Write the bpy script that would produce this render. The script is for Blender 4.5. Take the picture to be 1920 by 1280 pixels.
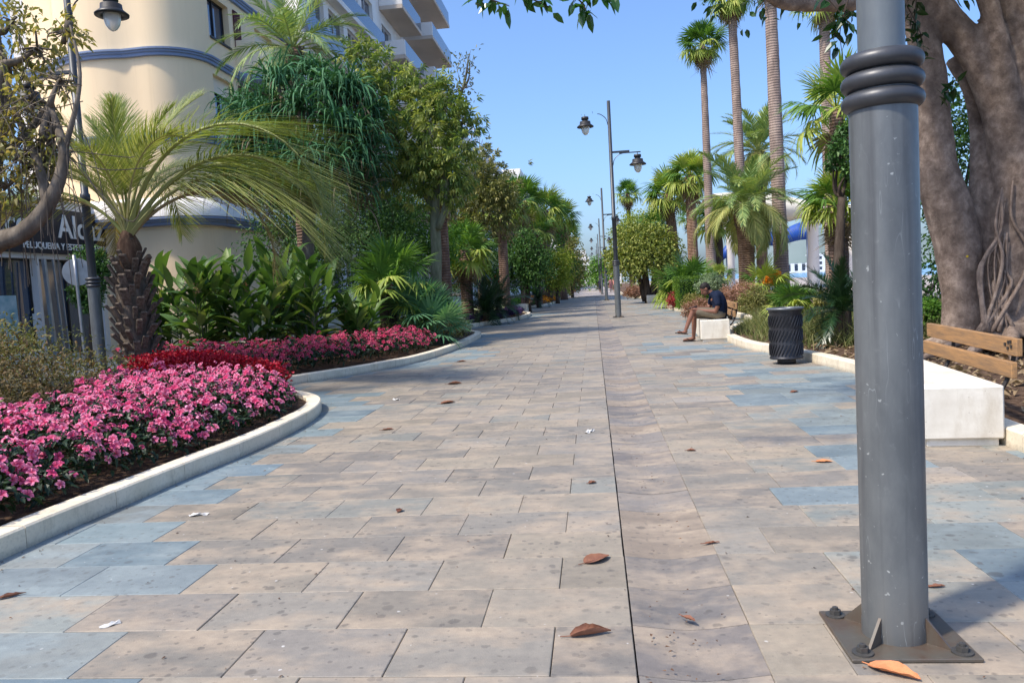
import bpy, bmesh, math, random
import numpy as np
from mathutils import Vector, Matrix, Euler
for o in list(bpy.data.objects): bpy.data.objects.remove(o)
random.seed(7); RNG = np.random.default_rng(7)
SC = bpy.context.scene; COL = SC.collection
rad = math.radians; PI = math.pi

# ------------------------------------------------------------------ camera
F_PX, YAW, PIT, ROL, CH = 1487.4, -.10584, -.06912, -.05665, 1.3553
def cam_axes():
    cy, sy = math.cos(YAW), math.sin(YAW)
    f = np.array([sy*math.cos(PIT), cy*math.cos(PIT), math.sin(PIT)])
    r = np.array([cy, -sy, 0.]); u = np.cross(r, f); c, s = math.cos(ROL), math.sin(ROL)
    return c*r+s*u, -s*r+c*u, f
CR, CU, CF = cam_axes()
cd = bpy.data.cameras.new('camera'); cam = bpy.data.objects.new('camera', cd); COL.objects.link(cam)
cam.matrix_world = Matrix(((CR[0], CU[0], -CF[0], 0), (CR[1], CU[1], -CF[1], 0), (CR[2], CU[2], -CF[2], CH), (0, 0, 0, 1)))
cd.sensor_width = 36; cd.lens = F_PX/1920*36; cd.clip_start = .05; cd.clip_end = 20000
SC.camera = cam
def ray(px, py): return CR*(px-960)/F_PX + CU*(640-py)/F_PX + CF
def G(px, py, z=0.):
    d = ray(px, py); t = (z-CH)/d[2]; return d*t+np.array([0, 0, CH])
def D(px, py, Y):
    d = ray(px, py); return d*(Y/d[1])+np.array([0, 0, CH])
def XP(px, py, X):
    d = ray(px, py); return d*(X/d[0])+np.array([0, 0, CH])

# ------------------------------------------------------------------ sky, sun, exposure
SUN_EL = rad(54); SUN_DIR = np.array([-.81, -.58])          # horizontal direction TOWARDS the sun
W = bpy.data.worlds.new('World'); SC.world = W; W.use_nodes = True
nt = W.node_tree; nt.nodes.clear()
sky = nt.nodes.new('ShaderNodeTexSky'); sky.sky_type = 'NISHITA'; sky.sun_disc = False
sky.sun_elevation = SUN_EL; sky.sun_rotation = math.atan2(SUN_DIR[0], SUN_DIR[1])
sky.air_density = 1.0; sky.dust_density = 5.2; sky.ozone_density = 9.; sky.altitude = 800
bg = nt.nodes.new('ShaderNodeBackground'); bg.inputs[1].default_value = .148
wo = nt.nodes.new('ShaderNodeOutputWorld')
nt.links.new(sky.outputs[0], bg.inputs[0]); nt.links.new(bg.outputs[0], wo.inputs[0])
sl = bpy.data.lights.new('sun', 'SUN'); sl.energy = 2.5; sl.angle = rad(4); sl.color = (1, .9, .76)
so = bpy.data.objects.new('sun', sl); COL.objects.link(so)
sdir = Vector((SUN_DIR[0]*math.cos(SUN_EL), SUN_DIR[1]*math.cos(SUN_EL), math.sin(SUN_EL)))
so.rotation_euler = sdir.to_track_quat('Z', 'Y').to_euler(); so.location = (-20, -20, 40)
SC.view_settings.view_transform = 'Standard'; SC.view_settings.look = 'None'
SC.view_settings.exposure = .95; SC.view_settings.gamma = 1; SC.view_settings.use_curve_mapping = False

# ------------------------------------------------------------------ materials
def lin(c):  # sRGB 0-255 -> linear
    return tuple(((v/255)/12.92 if v/255 <= .04045 else ((v/255+.055)/1.055)**2.4) for v in c)+(1,)
class NT:
    def __init__(s, name):
        s.m = bpy.data.materials.new(name); s.m.use_nodes = True; s.t = s.m.node_tree; s.t.nodes.clear()
        s.out = s.n('ShaderNodeOutputMaterial')
    def n(s, ty, **kw):
        x = s.t.nodes.new(ty)
        for k, v in kw.items(): setattr(x, k, v)
        return x
    def l(s, a, b): s.t.links.new(a, b)
    def mix(s, fac, a, b, mode='MIX'):
        x = s.n('ShaderNodeMix', data_type='RGBA', blend_type=mode)
        for sock, v in ((x.inputs[0], fac), (x.inputs[6], a), (x.inputs[7], b)):
            if hasattr(v, 'is_output'): s.l(v, sock)
            else: sock.default_value = v if not isinstance(v, tuple) or len(v) == 4 else v+(1,)
        return x.outputs[2]
    def math(s, op, a, b=0., clamp=False):
        x = s.n('ShaderNodeMath', operation=op, use_clamp=clamp)
        for sock, v in ((x.inputs[0], a), (x.inputs[1], b)):
            if hasattr(v, 'is_output'): s.l(v, sock)
            else: sock.default_value = v
        return x.outputs[0]
    def ramp(s, fac, stops):
        x = s.n('ShaderNodeValToRGB'); e = x.color_ramp.elements
        while len(e) < len(stops): e.new(.5)
        for k, (p, c) in enumerate(stops): e[k].position = p; e[k].color = c if len(c) == 4 else c+(1,)
        s.l(fac, x.inputs[0]); return x.outputs[0]
    def noise(s, scale, detail=3, rough=.55, coord=None, vec=None):
        x = s.n('ShaderNodeTexNoise'); x.inputs['Scale'].default_value = scale
        x.inputs['Detail'].default_value = detail; x.inputs['Roughness'].default_value = rough
        if vec is not None: s.l(vec, x.inputs['Vector'])
        return x.outputs['Fac']
    def pos(s, scale=None):
        g = s.n('ShaderNodeNewGeometry').outputs['Position']
        return s.scale(g, scale) if scale else g
    def obj(s, scale=None):
        g = s.n('ShaderNodeTexCoord').outputs['Object']
        return s.scale(g, scale) if scale else g
    def scale(s, v, sc):
        x = s.n('ShaderNodeMapping'); x.inputs['Scale'].default_value = sc; s.l(v, x.inputs[0]); return x.outputs[0]
    def pbr(s, col, rough=.6, spec=.3, metal=0., bump=None, bstr=.3, bdist=.01, coat=0):
        p = s.n('ShaderNodeBsdfPrincipled')
        for k, v in (('Base Color', col), ('Roughness', rough), ('Specular IOR Level', spec), ('Metallic', metal), ('Coat Weight', coat)):
            if hasattr(v, 'is_output'): s.l(v, p.inputs[k])
            else: p.inputs[k].default_value = v if not isinstance(v, tuple) or len(v) == 4 else v+(1,)
        if bump is not None:
            b = s.n('ShaderNodeBump'); b.inputs['Strength'].default_value = bstr; b.inputs['Distance'].default_value = bdist
            s.l(bump, b.inputs['Height']); s.l(b.outputs[0], p.inputs['Normal'])
        return p
    def done(s, sh): s.l(sh.outputs[0], s.out.inputs[0]); return s.m
def plain(name, c1, c2=None, scale=6, rough=.6, spec=.3, metal=0., bump=0., bscale=40, stretch=None, bdist=.01):
    n = NT(name); v = n.obj(stretch)
    f = n.noise(scale, 5, .6, vec=v)
    f2 = n.math('MULTIPLY', n.math('SUBTRACT', f, .3), 2.4, True)
    col = n.mix(f2, lin(c1), lin(c2 or tuple(x*.85 for x in c1)))
    b = n.noise(bscale, 4, .6, vec=v) if bump else None
    return n.done(n.pbr(col, rough, spec, metal, b, bump, bdist))
def leafmat(name, cols, trans=.3, rough=.5, spec=.28, tcol=None):
    n = NT(name); a = n.n('ShaderNodeAttribute', attribute_name='rnd').outputs['Fac']
    oi = n.n('ShaderNodeObjectInfo').outputs['Random']
    f = n.math('ADD', n.math('MULTIPLY', a, .75), n.math('MULTIPLY', oi, .25))
    k = len(cols); col = n.ramp(f, [(i/(k-1), lin(c)) for i, c in enumerate(cols)])
    p = n.pbr(col, rough, spec)
    if trans:
        t = n.n('ShaderNodeBsdfTranslucent')
        tc = n.mix(1, col, (1.25, 1.3, .55, 1), 'MULTIPLY'); n.l(tc, t.inputs[0])
        mx = n.n('ShaderNodeMixShader'); mx.inputs[0].default_value = trans
        n.l(p.outputs[0], mx.inputs[1]); n.l(t.outputs[0], mx.inputs[2]); p = mx
    return n.done(p)
def barkmat(name, c1, c2, c3, zring=0., scale=3, bump=.8, stretch=(1, 1, .25), ringd=.02):
    n = NT(name); v = n.obj(); vs = n.scale(v, stretch)
    f = n.noise(scale*3, 6, .7, vec=vs); g = n.noise(scale*.7, 3, .5, vec=v)
    col = n.ramp(f, [(.3, lin(c1)), (.5, lin(c2)), (.7, lin(c3))])
    col = n.mix(n.math('MULTIPLY', n.math('SUBTRACT', g, .45), 2, True), col, lin(tuple(x*.6 for x in c2)))
    h = f
    if zring:
        w = n.n('ShaderNodeTexWave', wave_type='BANDS', bands_direction='Z'); w.inputs['Scale'].default_value = zring
        w.inputs['Distortion'].default_value = 1.5; w.inputs['Detail'].default_value = 2; n.l(v, w.inputs['Vector'])
        h = n.math('ADD', n.math('MULTIPLY', f, .6), w.outputs['Fac'])
        col = n.mix(n.math('MULTIPLY', w.outputs['Fac'], .35), col, lin(tuple(x*.5 for x in c2)))
    return n.done(n.pbr(col, .85, .15, 0, h, bump, ringd))

M = {}
def paver_material(name, src):
    n = NT(name)
    if src == 'obj': base = n.n('ShaderNodeObjectInfo').outputs['Color']
    else: base = n.n('ShaderNodeAttribute', attribute_name='Col').outputs['Color']
    P = n.pos()
    ofs = n.n('ShaderNodeVectorMath', operation='MULTIPLY_ADD'); n.l(base, ofs.inputs[0]); ofs.inputs[1].default_value = (97., 61., 83.); n.l(P, ofs.inputs[2]); PS = ofs.outputs[0]
    f1 = n.noise(2.6, 4, .6, vec=n.scale(PS, (1, 1.6, 1))); f2 = n.noise(17, 5, .7, vec=P); f3 = n.noise(150, 2, .5, vec=P)
    sep = n.n('ShaderNodeSeparateColor'); n.l(base, sep.inputs[0])
    blue = n.math('LESS_THAN', sep.outputs[0], sep.outputs[2])
    warm = n.mix(n.math('MULTIPLY', n.math('SUBTRACT', f1, .44), 4.5, True), base, n.mix(blue, lin((184, 168, 146)), lin((150, 162, 162))))
    f4 = n.noise(4.2, 5, .65, vec=n.scale(PS, (.6, 1.5, 1))); warm = n.mix(n.math('MULTIPLY', n.math('SUBTRACT', f4, .5), 5, True), warm, n.mix(1, warm, (.80, .81, .83, 1), 'MULTIPLY')); col = n.mix(.8, base, warm)
    col = n.mix(n.math('MULTIPLY', n.math('SUBTRACT', f2, .3), 1.6, True), n.mix(1, col, (.76, .75, .76, 1), 'MULTIPLY'), n.mix(1, col, (1.08, 1.06, 1.04, 1), 'MULTIPLY'))
    col = n.mix(n.math('MULTIPLY', f3, .35), col, n.mix(1, col, (.7, .7, .7, 1), 'MULTIPLY'))
    # gum spots and droppings, irregular and patchy
    dens = n.math('MULTIPLY', n.math('SUBTRACT', n.noise(.9, 2, .5, vec=P), .26), 3.2, True)
    for sc, th, pick, c, amt in ((7.3, .08, .6, (.07, .065, .06, 1), .5), (14.1, .1, .65, (.08, .075, .07, 1), .48), (23, .12, .6, (.1, .09, .085, 1), .45), (15.7, .05, .1, (.7, .69, .66, 1), .6), (2.3, .045, .4, (.1, .095, .09, 1), .3)):
        vo = n.n('ShaderNodeTexVoronoi'); vo.inputs['Scale'].default_value = sc; vo.voronoi_dimensions = '2D'
        wob = n.n('ShaderNodeTexNoise'); wob.inputs['Scale'].default_value = sc*4; wob.inputs['Detail'].default_value = 3; n.l(P, wob.inputs['Vector'])
        vv = n.n('ShaderNodeVectorMath', operation='MULTIPLY_ADD'); n.l(wob.outputs['Color'], vv.inputs[0]); vv.inputs[1].default_value = (.22/sc,)*3; n.l(P, vv.inputs[2])
        n.l(vv.outputs[0], vo.inputs['Vector'])
        s2 = n.n('ShaderNodeSeparateColor'); n.l(vo.outputs['Color'], s2.inputs[0])
        rr = n.math('MULTIPLY', n.math('MULTIPLY', s2.outputs[1], s2.outputs[2]), th*3.4)
        inside = n.math('MULTIPLY', n.math('LESS_THAN', s2.outputs[0], pick), n.math('MULTIPLY', n.math('SUBTRACT', rr, vo.outputs['Distance']), 16, True), True)
        col = n.mix(n.math('MULTIPLY', n.math('MULTIPLY', inside, dens), amt), col, c)
    sc1 = n.noise(5, 5, .75, vec=n.scale(P, (1, .35, 1))); col = n.mix(n.math('MULTIPLY', n.math('SUBTRACT', sc1, .56), 3.5, True), col, n.mix(1, col, (.82, .8, .78, 1), 'MULTIPLY'))
    # broad grime
    g = n.noise(.55, 4, .6, vec=P)
    col = n.mix(n.math('MULTIPLY', n.math('SUBTRACT', g, .5), 1.6, True), col, n.mix(1, col, (.72, .72, .72, 1), 'MULTIPLY'))
    h = n.math('ADD', n.math('MULTIPLY', f2, .5), f3)
    return n.done(n.pbr(col, n.math('ADD', n.math('MULTIPLY', f2, .25), .5), .35, 0, h, .25, .004))
M['paver'] = paver_material('paver_stone', 'obj'); M['paver_s'] = paver_material('paver_stone_field', 'attr')
M['joint'] = plain('joint_dirt', (58, 52, 46), (38, 35, 33), 8, .95, .1)
def far_paving():
    n = NT('far_paving'); b = n.n('ShaderNodeTexBrick'); n.l(n.pos(), b.inputs['Vector'])
    b.inputs['Scale'].default_value = 1; b.inputs['Brick Width'].default_value = .6; b.inputs['Row Height'].default_value = .4; b.inputs['Mortar Size'].default_value = .006
    b.inputs['Color1'].default_value = lin((160, 152, 146)); b.inputs['Color2'].default_value = lin((176, 162, 148)); b.inputs['Mortar'].default_value = lin((100, 95, 92))
    return n.done(n.pbr(b.outputs['Color'], .65, .3))
M['farpave'] = far_paving()
M['asphalt'] = plain('asphalt', (88, 86, 84), (70, 69, 68), 3, .9, .2, bump=.3)
M['ground'] = plain('sandy_ground', (150, 138, 118), (110, 108, 84), .2, .95, .1)
def soilmat():
    n = NT('soil'); P = n.pos(); f = n.noise(9, 6, .75, vec=P); g = n.noise(45, 4, .7, vec=P)
    col = n.ramp(f, [(.3, lin((62, 50, 42))), (.5, lin((104, 84, 70))), (.68, lin((142, 118, 98)))])
    return n.done(n.pbr(col, .95, .1, 0, n.math('ADD', f, g), 1., .04))
M['soil'] = soilmat()
def kerbmat():
    n = NT('cream_stone'); P = n.pos(); f = n.noise(3, 5, .6, vec=P); g = n.noise(40, 5, .7, vec=P); o = n.n('ShaderNodeObjectInfo').outputs['Random']
    col = n.mix(n.math('MULTIPLY', n.math('SUBTRACT', f, .35), 2.5, True), lin((236, 224, 200)), lin((214, 200, 172)))
    col = n.mix(n.math('MULTIPLY', n.math('SUBTRACT', g, .5), 2.2, True), col, lin((172, 162, 142)))
    col = n.mix(n.math('MULTIPLY', o, .3), col, lin((200, 190, 174)))
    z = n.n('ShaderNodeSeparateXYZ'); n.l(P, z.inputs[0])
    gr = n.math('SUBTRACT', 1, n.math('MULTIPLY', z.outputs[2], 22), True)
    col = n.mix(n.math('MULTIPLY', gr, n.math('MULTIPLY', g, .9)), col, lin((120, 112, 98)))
    st = n.noise(7, 6, .75, vec=n.scale(P, (1, 1, .25))); col = n.mix(n.math('MULTIPLY', n.math('SUBTRACT', st, .54), 3., True), col, lin((150, 138, 116)))
    return n.done(n.pbr(col, .75, .3, 0, n.math('ADD', g, n.math('MULTIPLY', f, .5)), .35, .008))
M['kerb'] = kerbmat()
def benchstone():
    n = NT('bench_concrete'); v = n.obj(); f = n.noise(4, 6, .65, vec=v); g = n.noise(60, 4, .6, vec=v)
    col = n.mix(n.math('MULTIPLY', n.math('SUBTRACT', f, .35), 2.2, True), lin((224, 219, 206)), lin((196, 188, 172)))
    vo = n.n('ShaderNodeTexVoronoi'); vo.inputs['Scale'].default_value = 45; n.l(v, vo.inputs['Vector'])
    s2 = n.n('ShaderNodeSeparateColor'); n.l(vo.outputs['Color'], s2.inputs[0])
    pit = n.math('MULTIPLY', n.math('LESS_THAN', s2.outputs[0], .12), n.math('LESS_THAN', vo.outputs['Distance'], .2))
    col = n.mix(n.math('MULTIPLY', pit, .5), col, lin((140, 130, 115)))
    st = n.noise(3.5, 7, .75, vec=n.scale(v, (1, 1, .3))); col = n.mix(n.math('MULTIPLY', n.math('SUBTRACT', st, .52), 2.6, True), col, lin((172, 158, 134)))
    return n.done(n.pbr(col, .8, .25, 0, n.math('ADD', g, st), .35, .006))
M['bench'] = benchstone()
M['wood'] = plain('worn_wood', (176, 134, 88), (128, 104, 80), 5, .7, .25, bump=.5, bscale=30, stretch=(8, .6, 8))
def polemat(name, c1, c2, rusty=0., scr=True):
    n = NT(name); v = n.obj(); f = n.noise(5, 6, .65, vec=n.scale(v, (1, 1, .35))); g = n.noise(28, 5, .7, vec=v)
    col = n.mix(n.math('MULTIPLY', n.math('SUBTRACT', f, .35), 2.5, True), lin(c1), lin(c2))
    col = n.mix(n.math('MULTIPLY', n.math('SUBTRACT', g, .6), 2, True), col, lin(tuple(min(255, x*1.15+6) for x in c2)))
    if scr:
        w = n.noise(11, 2, .5, vec=n.scale(v, (1.6, 1.6, .22))); w2 = n.noise(2.2, 3, .5, vec=v)
        ln = n.math('SUBTRACT', 1, n.math('MULTIPLY', n.math('ABSOLUTE', n.math('SUBTRACT', w, .5)), 150), True)
        ln = n.math('MULTIPLY', ln, n.math('MULTIPLY', n.math('SUBTRACT', w2, .5), 9, True))
        zz = n.n('ShaderNodeSeparateXYZ'); n.l(v, zz.inputs[0]); ln = n.math('MULTIPLY', ln, n.math('SUBTRACT', 1.15, n.math('MULTIPLY', zz.outputs[2], .6), True)); col = n.mix(n.math('MULTIPLY', ln, .75), col, lin((196, 204, 206)))
        chip = n.noise(38, 2, .5, vec=v); col = n.mix(n.math('MULTIPLY', n.math('MULTIPLY', n.math('SUBTRACT', chip, .7), 20, True), .6), col, lin((190, 194, 192)))
        dr = n.noise(9, 4, .6, vec=n.scale(v, (2.2, 2.2, .06))); col = n.mix(n.math('MULTIPLY', n.math('SUBTRACT', dr, .52), 3., True), col, lin((70, 72, 76)))
        z = n.n('ShaderNodeSeparateXYZ'); n.l(v, z.inputs[0])
        low = n.math('MULTIPLY', n.math('SUBTRACT', 1, n.math('MULTIPLY', z.outputs[2], 3.5), True), n.math('MULTIPLY', n.math('SUBTRACT', f, .42), 3, True))
        col = n.mix(n.math('MULTIPLY', low, .7), col, lin((92, 82, 70)))
    if rusty:
        col = n.mix(n.math('MULTIPLY', n.math('SUBTRACT', f, .5-rusty*.2), 4, True), col, lin((86, 68, 56)))
    return n.done(n.pbr(col, n.math('ADD', n.math('MULTIPLY', g, .25), .3), .5, .25, g, .12, .003))
M['pole'] = polemat('grey_pole_paint', (92, 96, 98), (122, 126, 126)); M['collar'] = polemat('collar_paint', (60, 62, 66), (78, 80, 84), scr=False)
M['uppole'] = polemat('galvanised_pole', (126, 132, 132), (96, 104, 112), scr=False)
M['plate'] = polemat('rusty_plate', (88, 85, 78), (112, 108, 98), .35, False); M['bolt'] = polemat('bolt_steel', (62, 62, 62), (90, 88, 84), scr=False)
M['lamp'] = polemat('lamp_paint', (52, 56, 60), (70, 74, 80), scr=False); M['lamp_blk'] = plain('lamp_shade_black', (34, 34, 36), (52, 50, 48), 6, .45, .4)
def glassy(name, col, rough, tr):
    n = NT(name); p = n.pbr(lin(col), rough, .5); p.inputs['Transmission Weight'].default_value = tr; p.inputs['IOR'].default_value = 1.2
    return n.done(p)
M['globe'] = glassy('lamp_glass', (240, 238, 232), .35, .45)
def panemat():
    n = NT('window_glass'); p = n.pbr(lin((46, 62, 84)), .04, 1.0); p.inputs['IOR'].default_value = 1.8
    return n.done(p)
M['pane'] = panemat()
M['shopglass'] = glassy('shop_glass', (150, 180, 180), .05, .75)
def stucco(name, c1, c2):
    n = NT(name); P = n.pos(); f = n.noise(.5, 5, .6, vec=n.scale(P, (1, 1, .3))); g = n.noise(30, 4, .6, vec=P)
    s = n.noise(1.2, 6, .7, vec=n.scale(P, (3, 3, .12)))
    col = n.mix(n.math('MULTIPLY', n.math('SUBTRACT', f, .35), 2.2, True), lin(c1), lin(c2))
    col = n.mix(n.math('MULTIPLY', n.math('SUBTRACT', s, .54), 2.0, True), col, n.mix(1, col, (.8, .77, .72, 1), 'MULTIPLY'))
    return n.done(n.pbr(col, .85, .2, 0, g, .25, .01))
M['cream'] = stucco('cream_stucco', (240, 216, 178), (230, 204, 166)); M['white'] = stucco('white_stucco', (236, 232, 226), (222, 216, 208))
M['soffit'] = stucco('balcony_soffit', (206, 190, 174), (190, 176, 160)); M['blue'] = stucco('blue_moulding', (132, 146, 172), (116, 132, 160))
M['shutter'] = plain('cream_shutter', (226, 212, 188), (214, 200, 176), 2, .6); M['maroon'] = plain('maroon_curtain', (96, 42, 48), (70, 30, 38), 8, .8)
M['frame'] = plain('dark_frame', (52, 48, 46), None, 4, .5); M['wframe'] = plain('white_frame', (222, 222, 220), None, 4, .5)
M['black'] = plain('black_board', (30, 31, 38), (40, 41, 48), 3, .55); M['letter'] = plain('white_letters', (236, 236, 230), (220, 220, 214), 5, .6)
M['dark_in'] = plain('dark_interior', (28, 27, 26), (44, 42, 40), 2, .9)
M['poster'] = plain('poster_teal', (108, 160, 168), (206, 220, 220), 3, .5); M['metal'] = plain('brushed_metal', (170, 172, 174), (140, 142, 146), 5, .35, .5, .6)
M['bin'] = polemat('bin_black_metal', (40, 41, 46), (56, 57, 62), scr=False); M['binrim'] = plain('bin_rim', (120, 124, 128), (96, 100, 104), 6, .4, .5, .5)
M['skin'] = plain('skin', (134, 92, 74), (118, 80, 64), 12, .55, .4); M['hair'] = plain('dark_hair', (26, 22, 20), (38, 32, 30), 40, .7)
M['navy'] = plain('navy_cotton', (26, 34, 52), (34, 42, 62), 14, .9, .1, bump=.3, bscale=14, bdist=.02); M['khaki'] = plain('khaki_cotton', (122, 112, 96), (104, 94, 80), 12, .9, .1, bump=.3, bscale=14, bdist=.02)
M['flip'] = plain('flipflop_rubber', (34, 32, 34), (48, 44, 44), 9, .7); M['phone'] = plain('phone_black', (22, 22, 26), (30, 30, 34), 4, .2, .6)
M['pinkcloth'] = plain('pink_cloth', (214, 150, 140), (196, 130, 120), 9, .9); M['darkcloth'] = plain('dark_cloth', (44, 46, 58), (56, 58, 70), 9, .9)
M['roofcream'] = plain('canopy_membrane', (226, 220, 204), (212, 204, 186), 2, .7); M['tarp'] = plain('blue_tarp', (34, 84, 168), (24, 66, 144), 2, .5, .4)
M['sea'] = plain('sea_water', (92, 140, 176), (112, 156, 188), .2, .2, .5); M['hill'] = plain('far_hills', (120, 132, 132), (100, 116, 112), .002, .95)
M['red'] = plain('red_sign', (196, 52, 44), (170, 44, 40), 4, .5)
M['ivory'] = plain('ivory_blind', (226, 226, 220), None, 4, .8)
# bark
M['b_butia'] = barkmat('butia_bark', (74, 66, 60), (104, 94, 84), (140, 128, 116), 0, 3, .9); M['b_boot'] = barkmat('leaf_base_bark', (72, 62, 56), (104, 92, 82), (142, 130, 118), 0, 6, .8)
M['b_fibre'] = barkmat('crown_fibre', (66, 50, 42), (98, 76, 62), (126, 102, 84), 0, 6, .8)
M['b_wash'] = barkmat('washingtonia_bark', (128, 112, 104), (160, 140, 128), (184, 164, 150), 3.4, 2, .5, ringd=.03); M['b_phx'] = barkmat('date_palm_bark', (112, 88, 72), (158, 126, 104), (190, 158, 132), 4.2, 2.4, .9, ringd=.05)
M['b_red'] = barkmat('reddish_palm_bark', (90, 72, 62), (126, 102, 88), (154, 130, 114), 3.6, 2.6, .7, ringd=.03)
M['b_tree'] = barkmat('grey_bark', (84, 76, 66), (112, 102, 90), (140, 130, 116), 0, 3, .8); M['b_ficus'] = barkmat('fig_bark', (96, 82, 72), (134, 117, 104), (170, 152, 136), 0, 2.6, .9, (1, 1, .8), .03)
M['b_green'] = barkmat('green_grey_bark', (86, 92, 70), (110, 114, 92), (132, 134, 112), 0, 3, .5); M['b_dark'] = barkmat('dark_bark', (54, 46, 40), (78, 68, 60), (100, 90, 80), 0, 3, .8)
# leaves
M['l_butia'] = leafmat('butia_leaf', [(92, 108, 58), (128, 142, 76), (160, 166, 100), (196, 186, 142)], .3)
M['l_butia_old'] = leafmat('butia_old_leaf', [(128, 118, 76), (150, 136, 94), (168, 152, 112)], .25, .6)
M['l_fan'] = leafmat('fan_leaf', [(56, 89, 41), (91, 128, 56), (140, 170, 78)], .28); M['l_fan_y'] = leafmat('yellow_fan_leaf', [(103, 130, 54), (153, 170, 76), (203, 198, 113)], .3)
M['l_fan_b'] = leafmat('bluish_fan_leaf', [(56, 96, 67), (92, 136, 96), (143, 180, 134)], .2); M['l_dead'] = leafmat('dead_leaf', [(120, 100, 76), (146, 126, 98), (166, 148, 120)], .15, .8)
M['l_phx'] = leafmat('date_leaf', [(88, 117, 75), (131, 155, 98), (188, 190, 117)], .25); M['l_phx_y'] = leafmat('date_leaf_yellow', [(123, 138, 77), (165, 169, 101), (204, 195, 127)], .25)
M['l_strap'] = leafmat('strap_leaf', [(34, 68, 46), (60, 102, 68), (97, 143, 97)], .15, .6, .15); M['l_strap_d'] = leafmat('strap_leaf_dry', [(84, 76, 58), (112, 100, 80)], .1, .7)
M['l_ging'] = leafmat('ginger_leaf', [(44, 73, 38), (73, 105, 51), (109, 136, 69), (156, 163, 100)], .3, .45); M['l_light'] = leafmat('light_tree_leaf', [(81, 105, 52), (116, 136, 68), (158, 165, 92), (193, 184, 114)], .36)
M['l_dark'] = leafmat('dark_tree_leaf', [(41, 72, 39), (69, 105, 51), (103, 138, 69)], .2); M['l_mid'] = leafmat('mid_tree_leaf', [(55, 95, 38), (88, 132, 51), (132, 170, 71)], .3)
M['l_yel'] = leafmat('yellow_tree_leaf', [(107, 134, 48), (147, 162, 63), (187, 189, 88)], .38); M['l_olive'] = leafmat('olive_leaf', [(84, 91, 56), (123, 125, 73), (166, 156, 97)], .3)
M['l_grape'] = leafmat('sea_grape_leaf', [(68, 92, 43), (117, 132, 63), (172, 174, 95)], .3); M['l_ficus'] = leafmat('fig_leaf', [(25, 50, 23), (41, 71, 32), (62, 98, 43)], .2, .25, .5)
M['l_ficus_s'] = leafmat('fig_sprig_leaf', [(30, 62, 26), (52, 92, 38), (80, 122, 54)], .35, .25, .5)
M['l_hedge'] = leafmat('hedge_leaf', [(54, 84, 26), (86, 120, 38), (128, 156, 58)], .3); M['l_silver'] = leafmat('silver_leaf', [(104, 128, 96), (136, 156, 124), (166, 180, 148)], .2)
M['l_dry'] = leafmat('dry_shrub_leaf', [(74, 72, 45), (110, 96, 62), (139, 110, 79)], .2, .7); M['l_imp'] = leafmat('impatiens_leaf', [(23, 39, 25), (36, 55, 32), (57, 75, 41)], .12, .4)
M['l_grass'] = leafmat('grass_blade', [(64, 85, 41), (110, 119, 69), (161, 156, 105)], .3, .6); M['l_red'] = leafmat('red_shrub_leaf', [(110, 34, 40), (160, 50, 58), (180, 96, 90)], .25)
M['l_pinkish'] = leafmat('pinkish_shrub_leaf', [(118, 96, 72), (164, 122, 104), (186, 150, 128)], .25); M['l_cyc'] = leafmat('cycad_leaf', [(22, 45, 27), (37, 65, 37), (60, 87, 50)], .12, .3, .5)
M['l_purple'] = leafmat('purple_leaf', [(52, 36, 76), (76, 56, 104), (104, 84, 130)], .2); M['l_white'] = leafmat('white_green_leaf', [(150, 168, 128), (196, 206, 178), (224, 226, 206)], .25)
M['l_orange'] = leafmat('orange_petal', [(206, 110, 20), (232, 150, 30), (240, 176, 60)], .3); M['l_begred'] = leafmat('red_petal', [(110, 8, 28), (150, 12, 38), (176, 24, 52)], .25)
M['l_yelgreen'] = leafmat('yellowgreen_leaf', [(96, 100, 50), (140, 136, 74), (190, 180, 130)], .3)
M['l_gnarl'] = leafmat('gnarled_tree_leaf', [(96, 100, 58), (138, 136, 82), (172, 158, 100), (190, 164, 116)], .4)
M['l_crumb'] = leafmat('leaf_crumb', [(58, 44, 36), (92, 68, 52), (134, 104, 78)], 0, .8)
M['l_pavedry'] = plain('dry_leaf_brown', (112, 74, 60), (150, 104, 78), 14, .6, .3, bump=.4, bscale=60); M['l_paveor'] = plain('dry_leaf_orange', (204, 140, 94), (182, 112, 74), 12, .6, .3, bump=.4, bscale=50)
M['paper'] = plain('paper_scrap', (214, 212, 206), (180, 178, 174), 12, .8)
def petalmat(name, outer, inner, outer2):
    n = NT(name); t = n.n('ShaderNodeAttribute', attribute_name='tip').outputs['Fac']; a = n.n('ShaderNodeAttribute', attribute_name='rnd').outputs['Fac']
    oi = n.n('ShaderNodeObjectInfo').outputs['Random']; f = n.math('FRACT', n.math('ADD', a, oi))
    c = n.mix(t, lin(inner), n.mix(f, lin(outer), lin(outer2)))
    p = n.pbr(c, .6, .2); tr = n.n('ShaderNodeBsdfTranslucent'); n.l(c, tr.inputs[0])
    mx = n.n('ShaderNodeMixShader'); mx.inputs[0].default_value = .25; n.l(p.outputs[0], mx.inputs[1]); n.l(tr.outputs[0], mx.inputs[2])
    return n.done(mx)
M['p_pink'] = petalmat('pink_petal', (250, 176, 204), (196, 28, 84), (228, 88, 138)); M['p_rose'] = petalmat('rose_petal', (226, 120, 148), (160, 24, 60), (196, 52, 92))

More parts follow.
